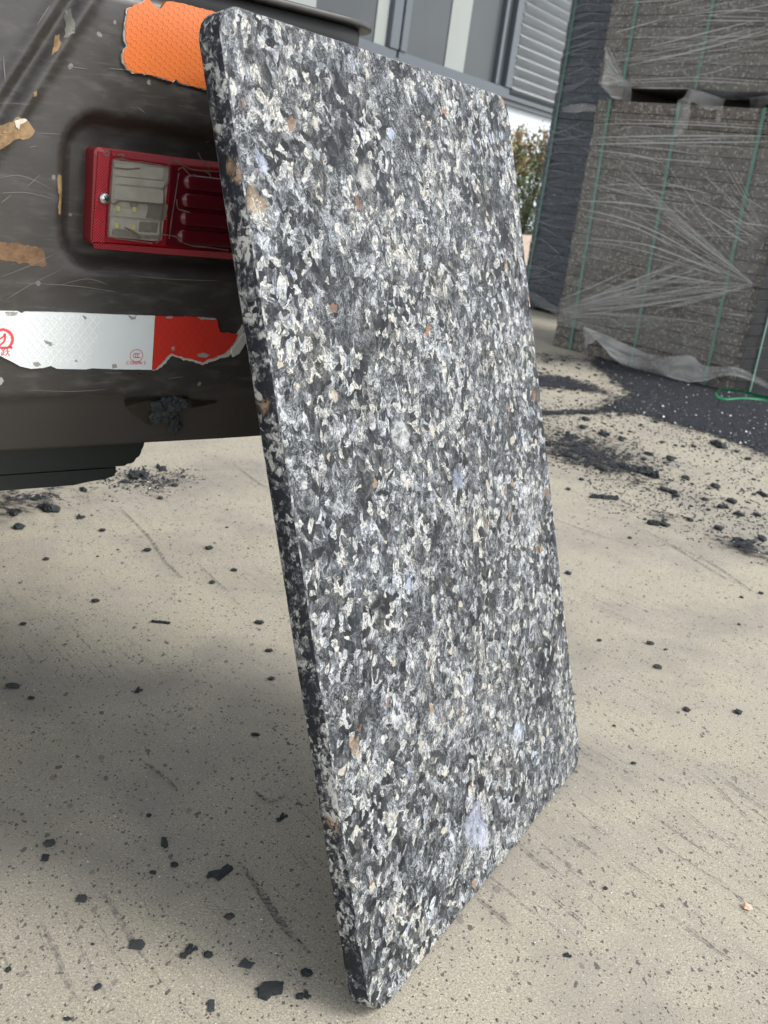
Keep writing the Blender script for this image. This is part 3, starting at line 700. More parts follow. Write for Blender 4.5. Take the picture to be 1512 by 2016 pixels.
slabpoly(bm, jag(q2([(220, 451), (246, 452), (262, 458), (278, 466), (313, 462), (311, 470), (280, 469), (248, 465), (222, 461)], .003), .0014, .0005, seed=6), .002, .0035)
obj('dirt_patch', bm, simple('brown_grime', (.15, .14, .115), .4, var=.4, sc_=120), cl)
bm = bmesh.new()
for (x, y) in ((232, 411), (264, 413), (229, 444), (262, 447)):
    s0, z0 = F(x, y, .003); box(bm, s0-.0018, s0+.0018, -.0042, -.0022, z0-.0022, z0+.0022, bev=.0004)
obj('light_diode', bm, simple('yellow_diode', (.42, .40, .17), .3), cl)
bm = bmesh.new()   # glue lines and cracks round the broken lens
CR = [[(216, 396), (224, 402), (236, 396), (254, 397), (290, 401), (321, 403)], [(222, 314), (240, 313), (262, 318), (300, 322), (333, 330)], [(333, 330), (331, 360), (322, 372), (324, 395), (317, 440), (316, 468), (306, 479)],
      [(213, 466), (250, 472), (300, 479)], [(222, 316), (217, 380), (214, 440), (213, 466)], [(330, 326), (343, 316), (358, 324), (380, 334), (430, 338), (445, 341)], [(352, 340), (346, 380), (338, 430), (333, 470)],
      [(350, 335), (360, 330), (375, 345), (385, 343)], [(348, 392), (350, 410), (362, 415), (376, 420), (378, 432), (368, 440)], [(320, 462), (345, 466), (370, 482), (410, 487), (450, 493)],
      [(205, 299), (212, 294), (216, 302), (208, 306), (203, 300)], [(232, 305), (244, 304), (240, 312)], [(390, 300), (400, 320), (412, 330)], [(400, 336), (412, 342), (414, 350)], [(225, 330), (250, 333), (276, 331)], [(246, 448), (262, 456), (275, 465), (270, 472)]]
for L_ in CR:
    pts = smoothline([Vector((F(*p, .004)[0], -.0041, F(*p, .004)[1])) for p in L_], 4)
    ribbon(bm, pts, lambda t: .0007+.0007*abs(math.sin(t*9+pts[0].x*500)), Vector((0, -1, 0)))
bmesh.ops.solidify(bm, geom=bm.faces[:], thickness=.0012)
obj('glue_line', bm, simple('dried_glue', (.25, .17, .14), .5, var=.3, sc_=200), lamp)
bm = bmesh.new(); s0, z0 = F(206, 391, .003); N = 28
rings = [[bm.verts.new((s0+r_*math.cos(2*math.pi*k/N), y_, z0+r_*math.sin(2*math.pi*k/N))) for k in range(N)] for r_, y_ in ((.0048, -.0005), (.0048, -.0028), (.0040, -.0044), (.0026, -.0052), (.0008, -.0054))]
for a, b_ in zip(rings, rings[1:]):
    for k in range(N): bm.faces.new((a[k], a[(k+1) % N], b_[(k+1) % N], b_[k]))
bm.faces.new(rings[-1])
for a0 in (.6, .6+math.pi/2):
    dx, dz = math.cos(a0)*.0027, math.sin(a0)*.0027
    ribbon(bm, [Vector((s0-dx, -.00555, z0-dz)), Vector((s0+dx, -.00555, z0+dz))], .0011, Vector((0, -1, 0)), 1)
bmesh.ops.recalc_face_normals(bm, faces=bm.faces[:])
obj('screw', bm, [MAT['steel'], MAT['black']], lamp, smooth=True)
# --- rubber shred hanging in the pocket
def lump(bm, c, r, seed, flat=1.0, sub=3, rough=.45):
    r_ = bmesh.ops.create_icosphere(bm, subdivisions=sub, radius=1)
    for v in r_['verts']:
        n1 = mnoise.noise(v.co*1.7+Vector((seed, seed*2, 0)))*rough*1.6 + mnoise.noise(v.co*4.5+Vector((0, seed, 9)))*rough*.8
        v.co = Vector((v.co.x*r[0], v.co.y*r[1], v.co.z*r[2]))*(1+n1); v.co += c
bm = bmesh.new()
for k, (x, y, a, b_, c_) in enumerate(((322, 800, .010, .006, .008), (338, 797, .011, .006, .007), (352, 793, .009, .006, .006), (310, 812, .006, .004, .008), (330, 815, .006, .004, .010), (343, 832, .0045, .003, .011), (346, 842, .006, .003, .006), (302, 822, .003, .003, .008))):
    lump(bm, bev(x, y, .004), (a, b_, c_), k*3.1, sub=3)
sh = obj('rubber_shred', bm, MAT['rubber'], mw=FMW.copy()); tag(sh, 'tangled black rubber shred hanging in the pocket under the red and white tape', 'rubber scrap')
# ------------------------------------------------------------------ stacked bundles
A0 = G(1088, 680); A1 = G(1445, 775); AD = (A1-A0).normalized(); AN = Vector((AD.y, -AD.x, 0)); AN = AN if AN.dot(CAM-A0) > 0 else -AN
def board_bundle(O, s0, s1, z0, nlay, depth, name, label, group, darkfront, pitch=.0498, straps=(), seed=0, wj=.004, sidestraps=()):
    mwb = frame_mw(O, AD, -AN, Vector((0, 0, 1)))
    t = empty(name, label, 'board stack', mwb, group)
    rnd = random.Random(seed)
    for k in range(nlay):
        bm = bmesh.new(); js = rnd.uniform(-wj, wj); jy = rnd.uniform(-wj, wj)*.7
        zz = z0+k*pitch
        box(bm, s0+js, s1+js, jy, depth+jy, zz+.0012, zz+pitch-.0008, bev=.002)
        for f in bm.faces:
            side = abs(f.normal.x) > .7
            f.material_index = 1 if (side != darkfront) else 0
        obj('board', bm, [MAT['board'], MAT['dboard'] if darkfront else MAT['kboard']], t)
    zt = z0+nlay*pitch
    for (a, b_) in straps:          # a,b = s at bottom and top
        bm = bmesh.new(); hw = .008
        box(bm, -hw, hw, -.011, -.0095, z0+.002, zt+.003); box(bm, -hw, hw, -.0095, depth+.008, zt+.0015, zt+.003)
        for v in bm.verts: v.co.x += a+(b_-a)*(v.co.z-z0)/(zt-z0)
        obj('strap', bm, MAT['strap'], t)
    for yy in sidestraps:
        bm = bmesh.new(); box(bm, s1+.0095, s1+.011, yy-.006, yy+.006, z0+.002, zt+.003); obj('strap', bm, MAT['strap'], t)
    return t, mwb
def sA(px, py, wv=0):   # pixel -> (s, z) on A's front plane
    X = PL(px, py, A0+AN*wv, AN)-A0; return (X.dot(AD), X.z)
DA = .80
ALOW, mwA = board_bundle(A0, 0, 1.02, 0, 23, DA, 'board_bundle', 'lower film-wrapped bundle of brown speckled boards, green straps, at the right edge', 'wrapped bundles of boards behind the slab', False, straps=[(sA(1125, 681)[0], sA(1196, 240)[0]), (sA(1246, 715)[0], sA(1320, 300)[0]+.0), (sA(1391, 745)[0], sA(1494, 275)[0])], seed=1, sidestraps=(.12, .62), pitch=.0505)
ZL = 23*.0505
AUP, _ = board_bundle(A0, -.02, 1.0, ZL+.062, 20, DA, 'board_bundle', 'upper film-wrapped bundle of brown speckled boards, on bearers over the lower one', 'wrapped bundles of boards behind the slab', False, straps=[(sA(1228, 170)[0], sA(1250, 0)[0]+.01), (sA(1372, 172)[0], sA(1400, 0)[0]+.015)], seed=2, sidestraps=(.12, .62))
for s in (.03, .46, .92):
    bm = bmesh.new(); box(bm, s, s+.07, .04, DA-.03, ZL+.0005, ZL+.0615, bev=.003); o = obj('bearer', bm, MAT['wood'], AUP)
D0 = G(1098, 622)
DS0 = -.325; 
DLOW, mwD = board_bundle(D0, DS0, .6, 0.02, 23, .7, 'board_bundle', 'lower dark blue-black bundle seen between the hedge and the brown bundles', 'wrapped bundles of boards behind the slab', True, straps=[(-.285, -.28)], seed=3)
DUP, _ = board_bundle(D0, DS0, .6, 0.02+23*.0498+.0006, 19, .7, 'board_bundle', 'upper dark blue-black bundle beside the corrugated cladding', 'wrapped bundles of boards behind the slab', True, straps=[(-.28, -.285)], seed=4)
for s in (-.3, .1, .45):
    bm = bmesh.new(); box(bm, s, s+.08, .03, .67, .0005, .0205); obj('bearer', bm, MAT['wood'], DLOW)
# film sheets
def filmsheet(parent, s0, s1, z0, z1, depth, mat, off=.014, jagb=None, name='stretch_film', seed=0, right=True):
    bm = bmesh.new(); NX, NZ = 44, 36
    def P(u, v):
        # path: left side (back to front), front, right side
        Lf = s1-s0; tot = depth*.98+Lf+(depth*.98 if right else 0); d = u*tot
        zz = z0+(z1-z0)*v
        if d < depth*.98: x, y = s0-off, depth*.98-d; nx, ny = -1, 0
        elif d < depth*.98+Lf: x, y = s0+(d-depth*.98), -off; nx, ny = 0, -1
        else: x, y = s1+off, d-depth*.98-Lf; nx, ny = 1, 0
        k = .005*mnoise.noise(Vector((d*4, zz*9, seed)))+.002*mnoise.noise(Vector((d*9, zz*40, seed)))
        zz += .006*mnoise.noise(Vector((d*7, v*3, seed+5)))
        if v == 0 and jagb: zz += jagb*mnoise.noise(Vector((d*5, 1, seed)))
        return Vector((x+nx*k, y+ny*k, zz))
    NU = 90
    g = [[bm.verts.new(P(i/NU, j/NZ)) for i in range(NU+1)] for j in range(NZ+1)]
    for j in range(NZ):
        for i in range(NU):
            f = bm.faces.new((g[j][i], g[j][i+1], g[j+1][i+1], g[j+1][i])); f.smooth = True; f.material_index = 0 if f.calc_center_median().y < -off*.4 else 1
    return obj(name, bm, [mat, MAT['sfilm']], parent)
fA = filmsheet(ALOW, 0, 1.02, .105, ZL-.105, DA, MAT['film'], seed=1, jagb=.01)
fU = filmsheet(AUP, -.02, 1.0, ZL+.062, ZL+.062+.99, DA, MAT['film'], seed=2, jagb=.012)
fD = filmsheet(DLOW, DS0, .6, .06, 1.125, .7, MAT['dfilm'], seed=3, jagb=.05)
fE = filmsheet(DUP, DS0, .6, 1.20, 2.08, .7, MAT['dfilm'], seed=4, jagb=.01)
# creases pulled in the film
def creases(parent, lines, plane, mat, wd=.004, off=.021):
    bm = bmesh.new()
    for k, L_ in enumerate(lines):
        pts = [plane(*p, off) for p in L_]; pts = smoothline([Vector((p[0], -off, p[1])) for p in pts], 5)
        ww = wd*random.Random(k).uniform(.45, 1.25)
        ribbon(bm, pts, lambda t: ww*(.25+.75*math.sin(math.pi*min(1, max(0, t)))), Vector((0, -1, 0)))
    bmesh.ops.solidify(bm, geom=bm.faces[:], thickness=.0012)
    return obj('film_crease', bm, mat, parent)
def Z5(L): return [(1000+x/2.953, 380+y/2.953) for x, y in L]
def Z4(L): return [(1000+x/2.953, y/2.953) for x, y in L]
lin = [Z5(L) for L in ([(420, 90), (700, 160), (1000, 300), (1280, 500)], [(370, 290), (620, 300), (900, 370), (1280, 510)], [(480, 265), (800, 300), (1100, 410), (1240, 470)], [(740, 50), (1000, 240), (1280, 430), (1430, 530)],
    [(860, 90), (1180, 330), (1420, 520)], [(960, 80), (1060, 160)], [(1100, 110), (1300, 240), (1400, 300)], [(1230, 80), (1480, 240)], [(1240, 130), (1470, 290)], [(310, 620), (500, 540), (720, 440)], [(400, 630), (650, 560), (960, 490)],
    [(440, 650), (900, 580), (1180, 530)], [(350, 720), (700, 670), (1000, 620), (1380, 550)], [(640, 610), (1100, 560)], [(380, 360), (540, 385), (780, 440)], [(420, 45), (700, 60), (1000, 110)], [(1150, 560), (1400, 570)], [(430, 130), (760, 210), (980, 330)],
    [(320, 740), (420, 720), (620, 730)], [(1270, 700), (1390, 715)], [(870, 470), (1200, 520)])]
lin += [Z4(L) for L in ([(520, 690), (1100, 710), (1512, 735)], [(500, 800), (900, 790), (1512, 790)], [(480, 840), (900, 830), (1500, 825)], [(520, 720), (1000, 722), (1500, 750)], [(600, 900), (1100, 940), (1180, 940)], [(490, 870), (760, 905), (900, 950)], [(900, 1060), (1180, 1130)], [(1320, 1110), (1512, 1230)])]
MAT['crease2'] = simple('film_crease_faint', (.34, .33, .30), .4); 
mcr = M('film_crease_soft', .22, (.74, .73, .70)); mcr.mixtransp(.62); MAT['crease'] = mcr.m
mcd = M('film_crease_dark', .3, (.40, .42, .46)); mcd.mixtransp(.42); MAT['creased'] = mcd.m
creases(fA, lin, sA, MAT['crease'], .0048)
rnd = random.Random(77); lin = []
for k in range(62):
    m_ = k % 4
    if m_ == 0: a = (1484, 560); y = rnd.uniform(250, 640); b_ = (rnd.uniform(1150, 1380), y)
    elif m_ == 1: a = (1102, 612); b_ = (rnd.uniform(1250, 1460), rnd.uniform(480, 650))
    elif m_ == 2: a = (1150+rnd.uniform(0, 30), rnd.uniform(250, 420)); b_ = (a[0]+rnd.uniform(120, 330), a[1]+rnd.uniform(-12, 60))
    else: a = (1512, 470); b_ = (rnd.uniform(1330, 1440), rnd.uniform(300, 470))
    q = rnd.uniform(.0, .25); a = (a[0]+(b_[0]-a[0])*q, a[1]+(b_[1]-a[1])*q); mid = ((a[0]+b_[0])/2, (a[1]+b_[1])/2+rnd.uniform(-9, 9)); lin.append([a, mid, b_])
mcw = M('broad_soft_fold', .25, (.60, .59, .56)); mcw.mixtransp(.28)
rw = random.Random(5); wide = []
for k in range(18):
    a = (1484, 560) if k % 2 else (1104, 614); t = rw.uniform(-.35, .9) if k % 2 else rw.uniform(-.42, .08); L_ = rw.uniform(140, 300); sg_ = -1 if k % 2 else 1
    b_ = (a[0]+sg_*L_, a[1]-(L_*t if k % 2 else -L_*t)); wide.append([a, ((a[0]+b_[0])/2, (a[1]+b_[1])/2+rw.uniform(-6, 6)), b_])
creases(fA, wide, sA, mcw.m, .016, .0165).name = 'broad_film_fold'
creases(fA, lin, sA, MAT['crease'], .0022, .018).name = 'fine_film_crease'
lin = [Z4(L) for L in ([(830, 270), (1150, 190), (1420, 125)], [(600, 360), (1100, 260), (1512, 150)], [(700, 380), (1150, 280), (1512, 172)], [(700, 465), (1100, 450), (1500, 475)], [(720, 480), (1080, 470), (1500, 492)], [(1100, 118), (1512, 122)], [(620, 190), (900, 110)], [(650, 20), (950, 0)], [(900, 100), (1300, 60), (1512, 70)], [(1100, 255), (1400, 170)],
    [(720, 510), (1060, 515)], [(580, 270), (620, 350), (670, 455)], [(570, 300), (605, 380), (665, 460)], [(560, 340), (600, 410), (660, 465)], [(560, 390), (600, 430), (655, 468)], [(555, 430), (650, 470)], [(548, 490), (600, 472), (680, 470)])]
creases(fU, lin, sA, MAT['crease'], .0050)
lin = []
for k in range(30):
    a = (rnd.uniform(1210, 1400), rnd.uniform(0, 165)); b_ = (a[0]+rnd.uniform(90, 260), a[1]-rnd.uniform(-8, 50)); lin.append([a, ((a[0]+b_[0])/2, (a[1]+b_[1])/2+rnd.uniform(-5, 5)), b_])
creases(fU, lin, sA, MAT['crease'], .0022, .018).name = 'fine_film_crease'
def sD(px, py, wv=0):
    X = PL(px, py, D0+AN*wv, AN)-D0; return (X.dot(AD), X.z)
rnd = random.Random(5)
lin = []
for k in range(34):
    y = rnd.uniform(250, 560); lin.append([(1075-.18*(y-240), y), (1110-.18*(y-240), y-rnd.uniform(-14, 16)), (1168-.2*(y-240), y-rnd.uniform(-40, 34))])
creases(fD, lin, sD, MAT['creased'], .005)
lin = []
for k in range(28):
    y = rnd.uniform(10, 215); lin.append([(1128-.18*y, y), (1160-.18*y, y-rnd.uniform(2, 16)), (1200-.2*y, y-rnd.uniform(4, 34))])
lin += [[(1120, 100), (1150, 130), (1182, 160)], [(1124, 98), (1160, 132), (1184, 150)]]
creases(fE, lin, sD, MAT['creased'], .005)
# torn and hanging pieces of film
def filmstrip(parent, top, bot, plane, w0, w1, mat, name='film_flap', k=6, seed=0, zmin=.004, rows_=8):
    bm = bmesh.new()
    T = smoothline([Vector((*plane(*p, w0), 0)) for p in top], k); B_ = smoothline([Vector((*plane(*p, w1), 0)) for p in bot], k)
    n_ = min(len(T), len(B_)); g = []
    for j in range(rows_+1):
        r = []
        for i in range(n_):
            a = T[int(i*(len(T)-1)/(n_-1))]; b_ = B_[int(i*(len(B_)-1)/(n_-1))]; t = j/rows_
            p = a.lerp(b_, t); wv = w0+(w1-w0)*t + .010*mnoise.noise(Vector((i*.30, t*5, seed)))+.004*math.sin(i*.5+t*9)
            r.append(bm.verts.new((p.x, -wv, max(zmin, p.y))))
        g.append(r)
    for j in range(rows_):
        for i in range(n_-1):
            f = bm.faces.new((g[j][i], g[j][i+1], g[j+1][i+1], g[j+1][i])); f.smooth = True
    return obj(name, bm, mat, parent)
MAT['flap'] = m_film('bunched_film', .58, .5, (.66, .65, .61), .1)
filmstrip(ALOW, Z5([(430, 775), (520, 805), (720, 895), (880, 950), (1060, 945), (1150, 1005), (1330, 1012), (1512, 1095)]), Z5([(560, 900), (600, 950), (700, 1015), (860, 1062), (1000, 1100), (1130, 1095), (1300, 1062), (1512, 1140)]), sA, .02, .05, MAT['flap'], 'hanging_film', seed=1, rows_=12)
filmstrip(ALOW, Z5([(435, 780), (470, 785), (545, 835)]), Z5([(452, 905), (465, 880), (478, 880)]), sA, .02, .04, MAT['flap'], 'hanging_film', seed=2)
filmstrip(ALOW, Z5([(300, 640), (350, 650), (430, 700), (700, 720), (1000, 740), (1350, 770)]), Z5([(290, 745), (350, 770), (440, 782), (700, 776), (1000, 772), (1360, 795)]), sA, .018, .022, m_film('film_hem', .32, .2, (.50, .49, .45), .05), 'film_hem', seed=3)
filmstrip(AUP, Z4([(575, 270), (600, 330), (670, 460), (690, 470), (720, 495)]), Z4([(545, 500), (580, 540), (620, 575), (680, 590), (715, 600)]), sA, .018, .045, MAT['flap'], seed=4)
filmstrip(AUP, Z4([(1055, 515), (1120, 530), (1200, 555), (1262, 580)]), Z4([(1010, 580), (1080, 595), (1170, 640), (1250, 620)]), sA, .02, .05, MAT['flap'], seed=5)
filmstrip(AUP, Z4([(985, 590), (1020, 570), (1062, 590)]), Z4([(970, 800), (1000, 780), (1050, 735)]), sA, .03, .03, MAT['flap'], seed=6)
filmstrip(AUP, Z4([(1225, 610), (1245, 615), (1252, 612)]), Z4([(1205, 700), (1220, 715), (1245, 690)]), sA, .04, .03, MAT['flap'], seed=9)
filmstrip(AUP, Z4([(1410, 570), (1460, 560), (1530, 550)]), Z4([(1405, 655), (1450, 640), (1530, 600)]), sA, .02, .045, MAT['flap'], seed=7)
filmstrip(AUP, Z4([(1060, 512), (1300, 520), (1540, 530)]), Z4([(1062, 560), (1300, 580), (1540, 575)]), sA, .016, .012, m_film('gap_film', .6, .3, (.20, .21, .22), .1), 'film_flap', seed=8)
filmstrip(DLOW, [(1040, 570), (1062, 582), (1080, 595), (1099, 604)], [(1040, 590), (1062, 603), (1080, 612), (1099, 622)], sD, .02, .03, MAT['flap'], seed=10)
filmstrip(DUP, [(1105, 212), (1130, 206), (1150, 204), (1174, 207)], [(1110, 220), (1130, 222), (1150, 220), (1174, 220)], sD, .02, .035, MAT['flap'], seed=11)
# loose green strap end on the ground
bm = bmesh.new()
path = smoothline([G(1640, 806)+Vector((0, 0, .006)), G(1512, 783, .02), G(1460, 770, .03), G(1418, 768, .018), G(1412, 778, .010), G(1430, 786, .008), G(1480, 786, .006), G(1600, 800, .006)], 8)
L_ = []
for i, p in enumerate(path):
    t = i/(len(path)-1); tl = .3+.7*abs(math.cos(t*3))
    L_.append((bm.verts.new(p+Vector((0, 0, .007*tl))), bm.verts.new(p+Vector((-.010*(1-tl), -.012*(1-tl), -.007*tl)))))
for a, b_ in zip(L_, L_[1:]): bm.faces.new((a[0], b_[0], b_[1], a[1]))
for v in bm.verts: v.co.z = max(v.co.z, .005)
bmesh.ops.solidify(bm, geom=bm.faces[:], thickness=.001)
tag(obj('loose_strap', bm, MAT['bstrap'], smooth=True), 'loose bright green plastic strap looped on the black powder', 'strap')
# ------------------------------------------------------------------ building
W0 = CAM + ray(1040, 205)*11; wa = math.radians(29.2); WD = Vector((math.sin(wa), math.cos(wa), 0)); WN = Vector((WD.y, -WD.x, 0))
bmw = frame_mw(Vector((W0.x, W0.y, 0)), WD, -WN, Vector((0, 0, 1)))
bld = empty('workshop_building', 'white rendered building with grey framed windows and corrugated cladding, far behind the board', 'building', bmw)
bm = bmesh.new(); box(bm, -14, 14, .06, 6, 0, 1.60); obj('wall', bm, MAT['wall'], bld)
bm = bmesh.new(); box(bm, -14, 14, -.03, .10, 1.60, 1.645, bev=.004); box(bm, -14, 14, .0, .10, 1.555, 1.5995); obj('ledge', bm, MAT['frame'], bld)
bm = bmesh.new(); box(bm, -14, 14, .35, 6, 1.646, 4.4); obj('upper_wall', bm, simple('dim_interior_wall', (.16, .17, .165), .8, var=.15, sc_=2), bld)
# corrugated cladding
mc = M('galvanised_cladding', .35, (.70, .72, .73), .0); mc.col(mc.mix(mc.noise(mc.tc, 5, 4), (.74, .78, .82), (.82, .86, .89))); MAT['clad'] = mc.m
def clad(s0, s1):
    bm = bmesh.new(); z = 1.66; rows_ = []
    while z < 4.3:
        y = .04+.048*math.cos((z-1.66)/.102*2*math.pi)
        rows_.append((bm.verts.new((s0, y, z)), bm.verts.new((s1, y, z)))); z += .0085
    for a, b_ in zip(rows_, rows_[1:]):
        f = bm.faces.new((a[0], a[1], b_[1], b_[0])); f.smooth = True
    bmesh.ops.solidify(bm, geom=bm.faces[:], thickness=.002)
    obj('corrugated_cladding', bm, MAT['clad'], bld)
clad(-.46, 3.4); clad(-9.5, -6.2)
mg = M('dusty_window_glass', .3, (.17, .19, .185), spec=.22)
x = mg.sep(mg.tc); nn = mg.noise(mg.tc, 1.2, 3)
mg.col(mg.mix(nn, (.040, .047, .052), (.075, .082, .088))); MAT['glass'] = mg.m
MAT['curtain'] = simple('pale_curtain', (.27, .29, .275), .8, var=.10, sc_=2)
def window(s0, s1, mull, curt):
    z0, z1 = 1.647, 4.0; f = .07
    bm = bmesh.new()
    box(bm, s0, s1, .02, .10, z0, z0+.065, bev=.006); box(bm, s0, s1, .02, .10, z1, z1+.07, bev=.006)
    for a, wd_ in ((s0, .11), (s1-.15, .15)): box(bm, a, a+wd_, .005, .105, z0+.066, z1-.001, bev=.006)
    for a in mull: box(bm, a-.035, a+.035, .015, .095, z0+.066, z1-.001, bev=.006)
    wn_ = obj('window', bm, MAT['frame'], bld)
    bm = bmesh.new(); box(bm, s0+.1, s1-.14, .06, .068, z0+.05, z1)
    obj('glass', bm, MAT['glass'], wn_)
    for a, b_ in curt:
        bm = bmesh.new(); box(bm, a, b_, .052, .0590, z0+.067, z1-.002)
        obj('curtain', bm, MAT['curtain'], wn_)
window(-2.74, -.46, [-.80], [(-1.86, -1.48)])
window(-6.0, -2.77, [-4.4], [(-4.36, -3.95), (-3.1, -2.92)])
bm = bmesh.new(); box(bm, -14, 14, -.2, 6.2, 4.4, 4.55); obj('roof', bm, MAT['clad'], bld)
# planter kerb and hedge in front of the white wall
bm = bmesh.new(); box(bm, -3.2, 2.6, -1.30, -1.16, 0, .36, bev=.012); box(bm, -3.2, -3.06, -1.16, -.02, 0, .36, bev=.01); box(bm, 2.46, 2.6, -1.16, -.02, 0, .36, bev=.01)
kb = obj('planter', bm, MAT['kerb'], mw=bmw.copy()); tag(kb, 'low tan concrete planter edge below the hedge', 'planter')
bm = bmesh.new(); box(bm, -3.05, 2.45, -1.155, .04, 0, .30); obj('soil', bm, MAT['soil'], kb)
def hedge(cs, wd_, h, seed, label):
    t = empty('hedge_shrub', label, 'shrub', bmw @ Matrix.Translation((cs, -.62, .30)), 'shrubs in the planter')
    rnd = random.Random(seed); bm = bmesh.new()
    for k in range(26):
        a = rnd.uniform(0, 6.28); r = rnd.uniform(.03, wd_*.4); hh = rnd.uniform(.5, .95)*h
        p0 = Vector((0, 0, 0)); p1 = Vector((r*.5*math.cos(a), r*.4*math.sin(a), hh*.5)); p2 = Vector((r*math.cos(a), r*.8*math.sin(a), hh))
        pts = smoothline([p0, p1, p2], 4)
        for n_ in (Vector((0, 1, 0)), Vector((1, .2, 0))): ribbon(bm, pts, lambda q: .012*(1-q)+.003, n_)
    obj('stem', bm, MAT['wood'], t)
    for nm, lo, hi, cnt, c1, c2 in (('leaves', 0, .86, 2300, (.022, .045, .014), (.11, .145, .045)), ('young_leaves', .62, 1.0, 1100, (.22, .12, .05), (.24, .22, .09))):
        m = M(nm+'_%d' % seed, .5, c1); oi = m.noise(m.tc, 9, 3); rr = m.noise(m.tc, 60, 1)
        m.col(m.mix(m.math('ADD', m.step(oi, .35, .65), m.math('SUBTRACT', rr, .5), clamp=True), c1, c2))
        bm = bmesh.new()
        for k in range(cnt):
            u = rnd.uniform(lo, hi); a = rnd.uniform(0, 6.28); rad = wd_*.5*(rnd.random()**.45)*(1-.45*max(0, u-.55)/.45)
            c = Vector((rad*math.cos(a), rad*.8*math.sin(a), u*h*(1+.16*mnoise.noise(Vector((a*1.3, seed, 2))))))
            c += Vector([rnd.gauss(0, .02) for _ in range(3)])
            d = Vector((math.cos(a)*.6+rnd.gauss(0, .5), math.sin(a)*.6+rnd.gauss(0, .5), .7+rnd.gauss(0, .4))).normalized()
            sdv = d.cross(Vector([rnd.gauss(0, 1) for _ in range(3)])).normalized(); Lf = rnd.uniform(.035, .065); wf = Lf*.34
            q = [c, c+d*Lf*.45+sdv*wf*.5, c+d*Lf, c+d*Lf*.45-sdv*wf*.5]
            bm.faces.new([bm.verts.new(v) for v in q])
        obj(nm, bm, m.m, t)
hedge(-.98, .9, .98, 11, 'green shrub with reddish young tips, between board and dark bundle')
hedge(-.22, .9, .92, 12, 'reddish topped shrub partly behind the dark wrapped bundle')
hedge(-1.9, .9, .9, 13, 'shrub in the planter mostly behind the leaning board')
# ------------------------------------------------------------------ powder and crumbs
def dustpatch(polys):
    bm = bmesh.new(); lay = bm.verts.layers.float.new('den')
    for k, (poly, hi, edge) in enumerate(polys):
        P = [G(*q) for q in poly]; P2 = [(p.x, p.y) for p in P]
        xs = [p[0] for p in P2]; ys = [p[1] for p in P2]; x0, x1, y0, y1 = min(xs)-edge, max(xs)+edge, min(ys)-edge, max(ys)+edge
        st = max(.02, min(.05, (x1-x0)/30)); nx = int((x1-x0)/st)+1; ny = int((y1-y0)/st)+1; g = {}
        for i in range(nx+1):
            for j in range(ny+1):
                x = x0+i*st; y = y0+j*st
                dmin = min(((Vector((x, y))-(Vector(a)+(Vector(b_)-Vector(a))*max(0, min(1, (Vector((x, y))-Vector(a)).dot(Vector(b_)-Vector(a))/max(1e-9, (Vector(b_)-Vector(a)).length_squared))))).length) for a, b_ in zip(P2, P2[1:]+P2[:1]))
                sg = dmin if inpoly(x, y, P2) else -dmin
                if sg < -edge*1.2: continue
                v = bm.verts.new((x, y, .004+.0012*k)); v[lay] = hi*max(0, min(1, .5+.5*sg/edge)); g[i, j] = v
        for (i, j) in list(g):
            if (i+1, j) in g and (i, j+1) in g and (i+1, j+1) in g: bm.faces.new((g[i, j], g[i+1, j], g[i+1, j+1], g[i, j+1]))
    return obj('black_powder', bm, MAT['dust'])
tag(dustpatch([([(1179, 812), (1256, 815), (1324, 835), (1421, 861), (1512, 896), (1640, 950), (1760, 860), (1560, 770), (1500, 745), (1440, 735), (1250, 720), (1180, 700), (1160, 712), (1215, 755), (1245, 775), (1190, 797)], 1.02, .13),
    ([(1020, 738), (1100, 742), (1170, 760), (1200, 778), (1130, 768), (1020, 760)], 1.0, .10), ([(980, 808), (1069, 812), (1180, 808), (1180, 815), (1060, 819), (980, 818)], 1.1, .03),
    ([(1030, 850), (1100, 850), (1200, 868), (1260, 900), (1300, 940), (1260, 955), (1180, 935), (1090, 910), (1030, 890)], .72, .20),
    ([(1040, 695), (1110, 700), (1160, 712), (1100, 722), (1030, 715)], .6, .15), ([(1380, 1055), (1450, 1062), (1530, 1090), (1530, 1120), (1440, 1090)], .62, .06),
    ([(1190, 985), (1300, 1005), (1420, 1060), (1330, 1050), (1210, 1010)], .50, .10), ([(240, 950), (340, 930), (400, 950), (330, 975), (280, 985)], .62, .10),
    ([(-80, 965), (60, 965), (200, 955), (140, 1000), (20, 1035), (-80, 1040)], .60, .12)]), 'black rubber powder with white flecks spread on the tan concrete by the bundles', 'powder', kind='stuff')
